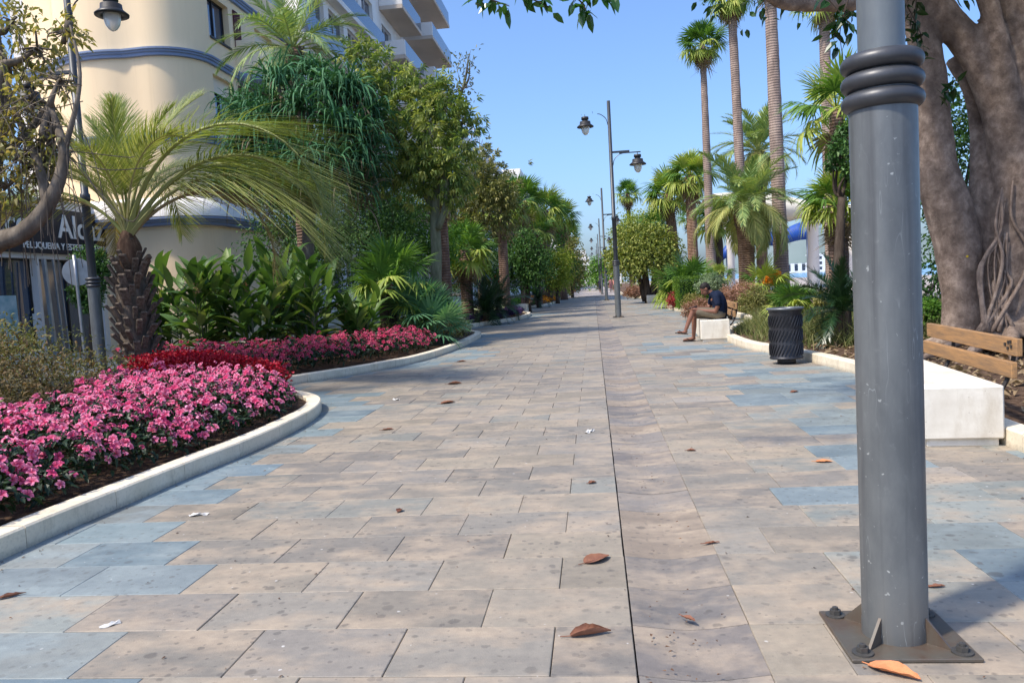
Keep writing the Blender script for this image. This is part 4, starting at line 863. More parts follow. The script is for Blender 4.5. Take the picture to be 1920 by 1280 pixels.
# --- stubby jelly palm behind the pink flowers
bp = np.array(at(268, 700, 11.3, .1)); t = thing('palm_tree', 'stubby palm with shaggy leaf-stub trunk and arching grey-green fronds behind pink flowers', 'palm tree', bp)
tp = np.array(at(240, 448, 11.3))-bp
mb = MB(); k = 24; zz = np.linspace(0, 1, k); P = spline([(0.02, 0, -.1), (-.05, 0, tp[2]*.4), (tp[0]*.8, 0, tp[2]*.8), tp], k); rr = np.interp(zz, [0, .2, .45, .58, .66, 1], [.21, .2, .23, .22, .14, .12])
tube(mb, P, rr, 16, wob=.05, seed=2); mb.obj('trunk', M['b_butia'], t, True)
mb = MB(); V = []
box(mb, (0, -.055, -.025), (.3, .055, .02), .015); ME_B = mb.mesh('leaf_base', M['b_boot']); g = random.Random(4)
for i in range(120):
    f = i/120; z = .0+f*tp[2]*.86; a = i*2.39996+g.uniform(-.2, .2); c = np.array([np.interp(z, P[:, 2], P[:, 0]), 0, z]); r_ = np.interp(z, P[:, 2], rr)
    o = put(t, ME_B, 'leaf_base', a, rad(58+g.uniform(-12, 9)), c+np.array([math.cos(a), math.sin(a), 0])*(r_-.03), g.uniform(.65, 1.05)); o.scale = (o.scale[0], o.scale[1]*g.uniform(.7, 1.2), o.scale[2])
mb = MB(); tube(mb, [tp+[0.03, 0, -.5], tp+[0, 0, -.1], tp+[0, 0, .12]], [.15, .17, .07], 12, 8, wob=.1, seed=3); mb.obj('fibre_collar', M['b_fibre'], t, True)
F1 = pinnate(3.0, 92, .66, .9, .3, .017, .45, 51, .3, 'l_butia', 56, 16); F2 = pinnate(3.1, 92, .7, 1.9, .4, .017, .35, 52, .3, 'l_butia', 56, 20); F3 = pinnate(4.4, 130, .95, 2.75, .7, .018, .2, 53, .3, 'l_butia', 62, 30); F5 = pinnate(3.6, 120, 1.0, 2.3, .95, .017, .05, 55, .28, 'l_butia', 66, 36); F4 = pinnate(3.1, 84, .66, 2.6, .6, .016, .15, 54, .3, 'l_butia_old', 60, 26)
# yaw 0 = to the right (+x), el = elevation of the petiole
for me_, yw, el, sc, rl in ((F3, -16, 68, 1.06, .1), (F3, 2, 56, 1.04, -.2), (F5, -6, 48, 1.08, 0), (F5, 10, 60, 1.0, .1), (F4, 8, 44, 1.1, -.3), (F5, 186, 56, .8, 0), (F1, 60, 80, .95, 0), (F1, 120, 82, .95, .1), (F2, -30, 80, .8, 0), (F1, 20, 82, .74, .2), (F1, 150, 86, .74, 0), (F1, 190, 78, .74, .3), (F2, 178, 74, .82, 0), (F2, 160, 66, .84, .2), (F2, 215, 72, .82, 0), (F4, 192, 58, .8, .2), (F2, 250, 76, .7, -.2), (F2, 285, 78, .7, 0), (F2, 70, 76, .8, 0), (F3, 100, 70, .8, 0), (F4, 130, 58, .8, 0), (F2, 40, 72, .82, .2), (F1, 300, 87, .7, 0), (F1, 345, 84, .72, .2), (F1, 230, 84, .7, 0)):
    put(t, me_, 'frond', rad(yw), rad(el), tp+[0, 0, .0], sc, rl)

# --- date palm over the strap-leaved tree
palm('palm_tree', 'tall date palm rising above the dark strap-leaved tree', at(578, 560, 22.5, .1), topz(570, 92, 22.5)-.1, .24, .2, 'date_d', 30, 1.0, 61, 'b_red', (.1, 0), 30, bulge=.08, el1=-20)
# --- strap-leaved tree
q = np.array(at(580, 560, 19.2, .1)); t = thing('strap_leaf_tree', 'tree with dark drooping strap leaves over the ginger plants', 'tree', q)
heads = [np.array(at(x, y, Y))-q for x, y, Y in ((455, 205, 19.6), (520, 150, 19.2), (585, 135, 19.8), (650, 165, 19.2), (690, 215, 19.6), (560, 200, 18.4), (630, 230, 18.4), (490, 235, 18.6), (610, 165, 18.9), (540, 250, 19.2), (680, 270, 19.0))]
fork = np.array(at(578, 395, 19.2))-q; mb = MB(); tube(mb, [(0, 0, -.1), (0, 0, 1.5), fork], [.22, .16, .15], 12, 12, wob=.04)
for h in heads: tube(mb, [fork-[0, 0, .2], fork*.5+h*.5+[0, 0, -.15], h], [.08, .06, .04], 8, 8)
mb.obj('trunk', M['b_tree'], t, True)
mb = MB(); mb2 = MB(); gg = np.random.default_rng(12)
heads += [np.array(at(x, y, Y))-q for x, y, Y in ((450, 285, 18.6), (510, 300, 18.2), (570, 290, 18.1), (630, 300, 18.2), (685, 300, 18.7), (540, 340, 18.5), (610, 345, 18.4), (660, 350, 18.8))]
heads += [np.array(at(gg.uniform(440, 700), gg.uniform(180, 345), gg.uniform(18.2, 20.2)))-q for _ in range(13)]
for h in heads:
    n = 150; d = rdir(n, gg); d[:, 2] = np.abs(d[:, 2])*1.0+.1; d = unit(d); L = gg.uniform(.55, 1.25, n)*gg.uniform(.8, 1.1); k = np.linspace(0, 1, 7)
    out = d[:, None]*(L[:, None]*(1-(1-k[None])**1.5)*.85)[..., None]; out[..., 2] -= (L[:, None]*k[None]**2.2)*gg.uniform(.15, 1.05, (n, 1))
    Q = h+gg.normal(0, .12, (n, 1, 3))+out; wd = np.interp(k, [0, .2, .7, 1], [.035, .05, .04, .005])[None]*gg.uniform(.7, 1.2, (n, 1)); side = unit(np.cross(d, [0, 0, 1])+gg.normal(0, .35, (n, 3)))
    ribbons(mb, Q, wd, side, np.clip(gg.uniform(0, 1, n)*.7+(h[2]-4)*.08, 0, 1))
    n2 = 34; s = gg.choice(n, n2); ribbons(mb2, Q[s]*1.0+[0, 0, -.55], wd[s]*.8, side[s], gg.uniform(0, 1, n2))
mb.obj('crown', M['l_strap'], t); mb2.obj('dry_leaves', M['l_strap_d'], t)

# ================================================================== LEAFY TREES AND SHRUBS
def blob_pts(blobs, n, g, clump=.22, per=14):
    vol = np.array([b[3]*b[4]*b[5] if len(b) > 4 else b[3]**3 for b in blobs])**.75; vol /= vol.sum(); P = []; C = []
    for b, f in zip(blobs, vol):
        c = np.array(b[:3]); r = np.array(b[3:6] if len(b) > 4 else (b[3],)*3); m = max(2, int(n*f/per))
        d = rdir(m, g); rad_ = g.uniform(.25, 1, (m, 1))**.5; cl = c+d*r*rad_
        pts = cl[:, None]+g.normal(0, 1, (m, per, 3))*clump*min(1., r.mean()/.8); P.append(pts.reshape(-1, 3)); C.append(np.repeat(c[None], m*per, 0))
    return np.concatenate(P), np.concatenate(C)
def foliage(mb, blobs, n, L, Wd, g, droop=.3, clump=.22, per=14, simple=True, hang=0., palmate=0):
    if palmate:
        P, C = blob_pts(blobs, n//palmate, g, clump, per); N = len(P); ax = unit(unit(P-C)+rdir(N, g)*.6+[0, 0, -.3]); a = unit(np.cross(ax, rdir(N, g))); b = np.cross(ax, a); ph = np.arange(palmate)/palmate*2*PI
        d = unit(ax[:, None]*.45+a[:, None]*np.cos(ph)[None, :, None]+b[:, None]*np.sin(ph)[None, :, None]+np.array([0, 0, -.45])).reshape(-1, 3); Pp = np.repeat(P, palmate, 0); m = len(Pp)
        leaves(mb, Pp, d, unit(np.repeat(-ax, palmate, 0)+[0, 0, .8]), L*g.uniform(.7, 1.2, m), Wd, np.clip(np.repeat(g.uniform(0, 1, N), palmate)+g.normal(0, .1, m), 0, 1), .1, droop, simple); return
    P, C = blob_pts(blobs, n, g, clump, per); N = len(P); out = unit(P-C); d = unit(out*.5+rdir(N, g)*.9+np.array([0, 0, -hang])); nr = unit(rdir(N, g)*.8+np.array([0, 0, 1.]))
    leaves(mb, P, d, nr, L*g.uniform(.65, 1.25, N), Wd*g.uniform(.7, 1.2, N), g.uniform(0, 1, N), .1, droop, simple)
def tree(name, label, base, stems, blobs, n, L, Wd, leaf, bark, seed, cat='tree', clump=.22, hang=.2, group=None, twigs=0, simple=True, per=14, palmate=0):
    """stems: list of (pts, radii) relative to base; blobs in absolute coords"""
    base = np.array(base, float); g = np.random.default_rng(seed); t = thing(name, label, cat, base, 0, group); mb = MB()
    B = [(b[0]-base[0], b[1]-base[1], b[2]-base[2])+tuple(b[3:]) for b in blobs]
    for i, (p, r) in enumerate(stems): tube(mb, p, r, 10, 4*len(p), wob=.05, seed=seed+i)
    tips = np.array([np.array(p[-1], float) for p, r in stems])
    for b in B:
        e = np.array(b[:3]); s = tips[np.argmin(((tips-e)**2).sum(1))]; m = (s+e)/2+np.array([0, 0, -.12])+g.normal(0, .08, 3); tube(mb, [s, m, e], [.05, .035, .015], 6, 8)
        for _ in range(twigs):
            e2 = e+rdir(1, g)[0]*np.array(b[3:6] if len(b) > 4 else (b[3],)*3)*.9; tube(mb, [e, (e+e2)/2+g.normal(0, .05, 3), e2], [.016, .011, .004], 4, 5)
    mb.obj('trunk', M[bark], t, True); mb = MB(); foliage(mb, B, n, L, Wd, g, clump=clump, hang=hang, simple=simple, per=per, palmate=palmate); mb.obj('crown', M[leaf], t)
    return t
def shrub(name, label, base, blobs, n, L, Wd, leaf, seed, cat='shrub', group=None, stems=5, bark='b_dark', clump=.14, hang=0., per=12):
    base = np.array(base, float); g = np.random.default_rng(seed); t = thing(name, label, cat, base, 0, group); B = [(b[0]-base[0], b[1]-base[1], b[2]-base[2])+tuple(b[3:]) for b in blobs]
    mb = MB()
    for i in range(stems):
        b = B[i % len(B)]; tube(mb, [(g.normal(0, .06), g.normal(0, .06), -.08), (b[0]*.5+g.normal(0, .1), b[1]*.5+g.normal(0, .1), b[2]*.5), (b[0]+g.normal(0, .15), b[1]+g.normal(0, .15), b[2])], [.03, .022, .01], 5, 7)
    mb.obj('stem', M[bark], t, True); mb = MB(); foliage(mb, B, n, L, Wd, g, clump=clump, hang=hang, per=per); mb.obj('foliage', M[leaf], t); return t
def pb(px, py, Y, rpx, ry=None, rz=None):        # blob from pixels: centre at depth Y, radius in pixels
    q = D(px, py, Y); r = rpx*Y/F_PX; return (q[0], q[1], q[2], r, r if ry is None else ry*Y/F_PX, r if rz is None else rz*Y/F_PX)

# --- light green tree on the left
b = at(812, 600, 20.6, .1); rel_ = lambda px, py, Y: np.array(at(px, py, Y))-np.array(b)
tree('light_green_tree', 'light green tree with slender forked trunks and drooping leaves', b,
     [([(0, 0, -.1), rel_(818, 480, 20.6), rel_(815, 400, 20.6), rel_(822, 300, 20.6)], [.17, .14, .12, .09]), ([rel_(822, 430, 20.5), rel_(838, 370, 20.4), rel_(832, 290, 20.4), rel_(862, 230, 20.6)], [.09, .08, .07, .05]), ([rel_(816, 400, 20.6), rel_(780, 320, 20.7), rel_(745, 240, 20.6), rel_(705, 140, 20.6)], [.09, .07, .05, .03]), ([rel_(822, 310, 20.6), rel_(850, 220, 20.6), rel_(872, 150, 20.6), rel_(878, 105, 20.6)], [.06, .045, .03, .012])],
     [pb(690, 110, 20.8, 38), pb(735, 150, 20.6, 42), pb(700, 175, 20.4, 30), pb(770, 195, 20.8, 46), pb(820, 180, 20.6, 34), pb(850, 205, 20.4, 36), pb(800, 250, 20.2, 52), pb(745, 260, 20.6, 46), pb(860, 270, 20.5, 38), pb(770, 310, 20.4, 50), pb(840, 320, 20.2, 40), pb(730, 330, 20.8, 36), pb(790, 360, 20.6, 36), pb(875, 330, 20.6, 26), pb(878, 225, 20.7, 22), pb(850, 370, 20.5, 24), pb(660, 90, 20.8, 18)], 9800, .2, .055, 'l_light', 'b_green', 71, hang=.9, clump=.26, twigs=6, palmate=7, per=6)
g = np.random.default_rng(5)
t = bpy.data.objects['light_green_tree']; mb = MB(); q0 = rel_(872, 165, 20.6)
for i in range(16):
    e = rel_(845+g.uniform(-5, 55), 95+g.uniform(0, 75), 20.6+g.uniform(-.4, .4)); tube(mb, [q0, (q0+e)/2+g.normal(0, .1, 3), e], [.016, .01, .004], 4, 6)
mb.obj('bare_twigs', M['b_tree'], t); mb = MB(); P = np.concatenate([rel_(846+g.uniform(-6, 50), 98+g.uniform(0, 80), 20.6)+g.normal(0, .1, (6, 3)) for _ in range(26)]); leaves(mb, P, unit(rdir(len(P), g)+[0, 0, -.8]), rdir(len(P), g), .12, .045, g.uniform(0, 1, len(P)), simple=True); mb.obj('twig_leaves', M['l_olive'], t)

# --- dense green masses behind, left
def simple_tree(name, label, px, pyb, Y, blobs, n, L, Wd, leaf, bark, seed, r=.16, **kw):
    b = np.array(at(px, pyb, Y, .1)); top = np.mean([bb[:3] for bb in blobs], 0)-b
    return tree(name, label, b, [([(0, 0, -.1), top*[.3, .3, .35], top*[.8, .8, .75]], [r, r*.8, r*.5])], blobs, n, L, Wd, leaf, bark, seed, **kw)
simple_tree('broadleaf_tree', 'dark bushy tree between the strap-leaved tree and the light green tree', 680, 560, 24, [pb(640, 400, 24, 50), pb(700, 380, 24, 48), pb(740, 410, 23.5, 46), pb(680, 440, 23, 52), pb(620, 450, 23.5, 44), pb(740, 460, 23, 44), pb(705, 330, 24.5, 36)], 7000, .14, .06, 'l_dark', 'b_dark', 81, clump=.25)
simple_tree('broadleaf_tree', 'mid green leafy tree behind the fan palm bushes', 735, 560, 26, [pb(735, 400, 26, 40), pb(770, 430, 26, 42), pb(720, 450, 25.5, 44), pb(790, 470, 26, 44), pb(760, 385, 26, 30), pb(835, 450, 27, 40)], 6000, .14, .06, 'l_mid', 'b_dark', 82, clump=.25)
simple_tree('broadleaf_tree', 'dark tree filling the gap behind the ginger plants', 560, 560, 25, [pb(520, 400, 25, 46), pb(560, 430, 25, 50), pb(600, 460, 24.5, 50), pb(500, 460, 24.5, 46), pb(640, 500, 24, 48), pb(570, 500, 24, 46)], 5000, .15, .06, 'l_dark', 'b_dark', 83, clump=.25)
simple_tree('broadleaf_tree', 'olive green hanging tree above the far fan palms', 900, 545, 31, [pb(890, 330, 31, 38), pb(930, 350, 31, 36), pb(905, 380, 31, 40), pb(860, 390, 31, 36), pb(945, 395, 31.5, 34), pb(915, 300, 31.5, 24), pb(880, 440, 31, 36)], 6500, .2, .07, 'l_olive', 'b_tree', 84, clump=.3, hang=.8, palmate=6, per=8)
simple_tree('broadleaf_tree', 'round-headed dark green tree beside the white bench', 990, 556, 40, [pb(985, 480, 40, 34), pb(965, 500, 40, 28), pb(1005, 500, 40, 28), pb(990, 455, 40, 24), pb(975, 520, 40, 24), pb(1005, 525, 40, 20)], 5000, .17, .09, 'l_dark', 'b_dark', 85, clump=.25)
simple_tree('broadleaf_tree', 'bright yellow-green tree beyond the round-headed tree', 1045, 550, 55, [pb(1040, 500, 55, 22), pb(1055, 485, 55, 18), pb(1035, 520, 55, 20), pb(1050, 525, 55, 18)], 3000, .2, .1, 'l_yel', 'b_dark', 86, clump=.3)
simple_tree('broadleaf_tree', 'grey-green far tree at the end of the left planting', 1073, 545, 75, [pb(1070, 500, 75, 22), pb(1080, 490, 78, 16), pb(1062, 480, 75, 18), pb(1078, 520, 75, 18), pb(1066, 460, 75, 16)], 3000, .28, .14, 'l_olive', 'b_dark', 87, clump=.4)
simple_tree('broadleaf_tree', 'deep green tree behind the far left palms', 1000, 545, 60, [pb(960, 430, 60, 34), pb(1000, 440, 60, 34), pb(1035, 450, 62, 28), pb(930, 440, 58, 36), pb(980, 480, 58, 36), pb(1030, 485, 60, 26), pb(1060, 500, 64, 20)], 6000, .24, .11, 'l_mid', 'b_dark', 88, clump=.4)
simple_tree('broadleaf_tree', 'shady tree behind the red-topped posts', 900, 545, 38, [pb(880, 470, 38, 34), pb(915, 480, 38, 34), pb(850, 500, 36, 34), pb(900, 510, 38, 30), pb(940, 505, 40, 28)], 4500, .18, .08, 'l_dark', 'b_dark', 89, clump=.3)
simple_tree('broadleaf_tree', 'clipped green tree in front of the shop window', 168, 640, 17.5, [pb(165, 490, 17.5, 28), pb(180, 520, 17.5, 30), pb(155, 545, 17.5, 26), pb(172, 565, 17.5, 24), pb(190, 490, 17.5, 20)], 3500, .1, .05, 'l_dark', 'b_dark', 90, .07, clump=.12)
simple_tree('broadleaf_tree', 'far green tree behind the distant lamp posts', 1128, 545, 120, [pb(1118, 505, 120, 18), pb(1132, 500, 120, 18), pb(1124, 520, 120, 18), pb(1140, 515, 118, 16), pb(1108, 522, 125, 10)], 2500, .4, .2, 'l_mid', 'b_dark', 91, clump=.5)
simple_tree('broadleaf_tree', 'last dark tree at the far end of the left planting', 1086, 545, 130, [pb(1085, 512, 130, 14), pb(1078, 498, 130, 12), pb(1090, 525, 130, 10)], 1500, .4, .2, 'l_dark', 'b_dark', 92, clump=.5)

# --- fan palms on the left
gp_ = 'fan palms along the left planting'
def fp_(label, px, ytop, Y, sc, n, seed, kind='fan', r=.2, bark='b_red', pb_=560, dead=0, lean=(0, 0), group=gp_, **kw):
    return palm('fan_palm', label, at(px, pb_, Y, .1), topz(px, ytop, Y)-.1, r*1.15, r, kind, n, sc, seed, bark, lean, dead=dead, group=group, **kw)
fp_('fan palm with short reddish trunk beyond the chamaerops bushes', 876, 468, 29, 1.15, 26, 101, 'fan', .2, dead=6)
fp_('fan palm with taller reddish trunk behind the light green tree', 836, 345, 25, 1.0, 24, 102, 'fan', .2, dead=5)
fp_('broad fan palm next to the olive green hanging tree', 948, 388, 36, 1.3, 26, 103, 'fan', .2, dead=6)
fp_('fan palm rising over the round-headed tree', 985, 378, 44, 1.5, 26, 104, 'fan', .22, dead=8)
fp_('yellowish fan palm crown over the far left trees', 1030, 395, 56, 1.7, 28, 105, 'fan_y', .25, dead=10)
fp_('far fan palm leaning over the promenade edge', 1058, 410, 66, 1.7, 26, 106, 'fan_y', .25, dead=10)
fp_('smaller fan palm behind the yellow-green tree', 1010, 430, 50, 1.2, 22, 107, 'fan', .22, dead=6)
fp_('slim fan palm in the far left row', 1070, 440, 90, 1.8, 22, 108, 'fan', .25, dead=8)
# chamaerops clumps
def clump(label, px, py, Y, n, sc, seed, kind='fan_b', el1=-5, z=.1, hts=(.2, .6, .9), cat='palm'):
    t = thing('bush_palm', label, cat, at(px, py, Y, z), 0, 'low fan palm bushes'); g = random.Random(seed)
    for i, h in enumerate(hts):
        o = np.array([g.uniform(-.35, .35), g.uniform(-.3, .3), h]); mb = MB(); tube(mb, [o*[1, 1, 0]-[0, 0, .05], o], [.11, .1], 8, 5, wob=.1); mb.obj('trunk', M['b_dark'], t, True); crown(t, kind, n//len(hts), o, sc*g.uniform(.85, 1.1), seed+i, 80, el1)
    return t
clump('large bluish low fan palm bush above the kerb tip', 800, 610, 18.6, 36, 1.15, 111, hts=(.25, .55, .8)); clump('green low fan palm bush between ginger and bluish bush', 720, 600, 18.2, 30, .95, 112, 'fan', hts=(1.2, 1.6), el1=-15)
clump('low fan palm bush under the light green tree', 830, 590, 22, 26, 1.0, 113, hts=(.3, .7))
# --- cycads
def cycad(label, px, py, Y, n, sc, seed, z=.1, h=.35):
    t = thing('cycad', label, 'cycad', at(px, py, Y, z), 0, 'cycads in the beds'); mb = MB(); tube(mb, [(0, 0, -.1), (0, 0, h)], [.16, .13], 12, 6, wob=.08); mb.obj('trunk', M['b_dark'], t, True); crown(t, 'cycad', n, (0, 0, h), sc, seed, 82, -8); return t
cycad('dark cycad above the white and purple flowers', 912, 590, 29, 34, 1.35, 121); cycad('second dark cycad behind the purple flowers', 935, 585, 31.5, 30, 1.25, 122, h=.6); cycad('dark cycad beside the grey post on the right bed', 1580, 600, 13.5, 36, .95, 123, h=.55)
cycad('small cycad below the yellow-green tree', 1010, 565, 47, 24, 1.2, 124)

# --- ginger plants: single large leaves on canes
def leafmesh(L, Wd, bend, seed, mat='l_ging'):
    g = np.random.default_rng(seed); mb = MB(); k = 8; t = np.linspace(0, 1, k); a = -bend*t**1.3; X = np.r_[0, np.cumsum(np.cos(a[:-1]))]*L/(k-1); Z = np.r_[0, np.cumsum(np.sin(a[:-1]))]*L/(k-1)
    w = Wd*np.sin(np.clip(t*.97+.03, 0, 1)**.75*PI)*.5+.004
    V = np.concatenate([np.c_[X, -w, Z+w*.35], np.c_[X, 0*X, Z], np.c_[X, w, Z+w*.35]]); Q = [(i, i+1, k+i+1, k+i) for i in range(k-1)]+[(k+i, k+i+1, 2*k+i+1, 2*k+i) for i in range(k-1)]
    mb.add(V, Q, r=g.uniform(.1, .9)); return mb.mesh('leaf', M[mat], True)
GL = [leafmesh(.64, .17, .7, 1), leafmesh(.7, .18, 1.1, 2), leafmesh(.62, .16, 1.4, 3), leafmesh(.56, .16, .4, 4)]
def ginger(label, px, py, Y, canes, hgt, spread, seed):
    t = thing('ginger_plant', label, 'plant', at(px, py, Y, .1), 0, 'broad-leaved ginger plants'); g = random.Random(seed)
    for c in range(canes):
        a = g.uniform(0, 2*PI); s = g.uniform(.2, 1)*spread; h = hgt*g.uniform(.6, 1.05); b0 = np.array([math.cos(a)*s*.35, math.sin(a)*s*.35, 0]); e = np.array([math.cos(a)*s, math.sin(a)*s, h])
        P = spline([b0-[0, 0, .05], b0*.6+e*.4+[0, 0, h*.12], e], 9); mb = MB(); tube(mb, P, np.linspace(.014, .006, 9), 5); mb.obj('cane', M['b_green'], t)
        n = 10
        for i in range(n):
            f = .22+.78*i/(n-1); p0 = np.array([np.interp(f*8, range(9), P[:, j]) for j in range(3)]); yw = a+(PI/2 if i % 2 else -PI/2)*g.uniform(.35, 1.0)+g.uniform(-.3, .3)
            put(t, GL[g.randrange(4)], 'leaf', yw, rad(20+50*f+g.uniform(-15, 10)), p0, g.uniform(.8, 1.15), g.uniform(-.5, .5))
        if g.random() < .35:
            mb = MB(); gg = np.random.default_rng(seed*50+c); Pb = e+np.c_[gg.normal(.08, .03, 40), gg.normal(0, .03, 40), gg.uniform(-.18, .02, 40)]; leaves(mb, Pb, rdir(40, gg), rdir(40, gg), .035, .02, gg.uniform(0, 1, 40), simple=True); mb.obj('seed_spike', M['l_pinkish'], t)
    return t
ginger('big ginger plant in front of the cream wall beside the stubby palm', 385, 650, 15.2, 15, 1.95, .85, 131); ginger('big ginger plant in the middle of its row', 480, 650, 15.4, 15, 1.8, .9, 132); ginger('big ginger plant at the fan palm end of its row', 590, 640, 16.2, 15, 1.85, .95, 133)
ginger('ginger plant behind the row, below the strap-leaved tree', 540, 630, 17.6, 12, 2.1, .8, 134); ginger('small ginger plant beside the green low fan palm bush', 675, 625, 17.2, 9, 1.2, .7, 135); ginger('ginger plant tucked behind the stubby palm trunk side', 330, 640, 16.6, 11, 2.0, .7, 136)

# --- near-left gnarled tree, dry shrubs
b = np.array((-7.5, 8.3, .1)); rn = lambda px, py, Y: np.array(at(px, py, Y))-b
tree('gnarled_tree', 'gnarled sparse tree with bent grey branch crossing the shop sign', b,
     [([(0, 0, -.1), (.1, 0, .8), rn(-30, 480, 8.6), rn(45, 435, 8.6), rn(95, 375, 8.7), rn(120, 290, 8.8), rn(95, 200, 9)], [.16, .14, .12, .1, .085, .06, .03]), ([rn(90, 385, 8.7), rn(70, 300, 8.8), rn(30, 210, 9), rn(5, 120, 9)], [.06, .05, .035, .02]), ([rn(-20, 470, 8.6), rn(-10, 320, 9), rn(10, 200, 9.2), rn(-5, 60, 9.2)], [.1, .08, .05, .03]), ([rn(120, 290, 8.8), rn(150, 150, 9), rn(130, 40, 9.2)], [.035, .022, .012])],
     [pb(20, 120, 9.2, 45), pb(70, 90, 9.2, 40), pb(10, 210, 9, 50), pb(60, 190, 9, 45), pb(110, 150, 9.1, 35), pb(40, 290, 8.8, 50), pb(100, 260, 8.9, 36), pb(15, 350, 8.8, 45), pb(80, 330, 8.9, 36), pb(20, 40, 9.4, 50), pb(120, 60, 9.3, 40), pb(-30, 280, 8.8, 60)], 1700, .12, .045, 'l_gnarl', 'b_tree', 141, clump=.2, hang=.3, twigs=12)
t = bpy.data.objects['gnarled_tree']; mb = MB(); g = np.random.default_rng(8)
for i in range(46):
    x = g.uniform(-20, 135); p0 = rn(x, g.uniform(180, 370), 8.8+g.uniform(-.3, .3)); l = g.uniform(.4, 1.7); s_ = g.normal(0, .15, 3); tube(mb, [p0, p0+s_+[0, 0, -l*.4], p0+s_*1.4+[0, 0, -l]], .005, 4, 7)
for i in range(40):
    p0 = rn(g.uniform(0, 130), g.uniform(120, 340), 8.8); p1 = p0+g.normal(0, .3, 3); p2 = p1+g.normal(0, .25, 3); tube(mb, [p0, p1, p2], .006, 4, 9)
mb.obj('hanging_vines', M['b_tree'], t, kind='stuff')
shrub('dry_shrub', 'scrubby brown and green shrub behind the pink flowers at the kerb end', (-5.9, 7.3, .1), [(-6.2, 7.2, .75, .75, .8, .5), (-5.6, 6.6, .55, .55, .6, .35), (-6.4, 6.2, .7, .7, .7, .45), (-5.7, 7.8, .6, .5, .5, .4)], 6000, .075, .022, 'l_dry', 151, clump=.13, stems=14, per=10)
shrub('dry_shrub', 'scrubby green shrub between the gnarled tree and the stubby palm', (-6.7, 9.0, .1), [(-6.9, 8.9, .75, .7, .6, .5), (-6.3, 9.4, .5, .5, .5, .35), (-7.6, 9.2, .8, .7, .6, .5), (-8.2, 9.6, .75, .6, .6, .5)], 5500, .07, .025, 'l_olive', 152, clump=.13, stems=14, per=10)
shrub('dry_shrub', 'leafy dark green tuft at the end of the dry shrubs', (-5.1, 5.4, .1), [(-5.3, 5.5, .5, .4, .5, .35), (-5.5, 4.7, .5, .45, .5, .35), (-5.6, 6.0, .6, .4, .4, .35)], 2600, .08, .035, 'l_dark', 153, clump=.12)
g = np.random.default_rng(77); mb = MB(); N = 900; P0 = np.c_[g.uniform(-6.9, -5.0, N), g.uniform(5.2, 9.4, N), np.full(N, .12)]; d = unit(np.c_[g.normal(0, .6, (N, 2)), g.uniform(.3, 1, N)]); k = np.linspace(0, 1, 5); Lg = g.uniform(.3, .85, N)
Q = P0[:, None]+d[:, None]*(Lg[:, None]*k)[..., None]; Q[..., 2] -= Lg[:, None]*k**2*.35; ribbons(mb, Q, np.full((N, 5), .006), rdir(N, g), g.uniform(0, 1, N)); mb.obj('dry_grass', M['l_dry'], kind='stuff', label='tangled dry grass stems among the scrubby shrubs', cat='grass')

# ================================================================== FLOWER BEDS
def blossom_mesh(r, seed, mat):
    mb = MB(); g = np.random.default_rng(seed)
    for i in range(5):
        a = i*2*PI/5; c, s = math.cos(a), math.sin(a); w = .62*r
        v = [(0, 0, 0), (.6*r*c+w*s*.62, .6*r*s-w*c*.62, .012*r/.03), (1.0*r*c+.3*w*s, 1.0*r*s-.3*w*c, .2*r*g.uniform(0, .8)), (1.0*r*c-.3*w*s, 1.0*r*s+.3*w*c, .2*r*g.uniform(0, .8)), (.6*r*c-w*s*.62, .6*r*s+w*c*.62, .012*r/.03)]
        mb.add(v, [(0, 1, 2, 4)], [(2, 3, 4)], r=g.uniform(0, 1), tip=np.array([0, .75, 1, 1, .75]))
    return mb.mesh('blossom', M[mat])
def noise2(x, y): return .5*np.sin(x*3.1+1.3*np.sin(y*2.2))+.5*np.sin(y*3.7+x*1.9+2)
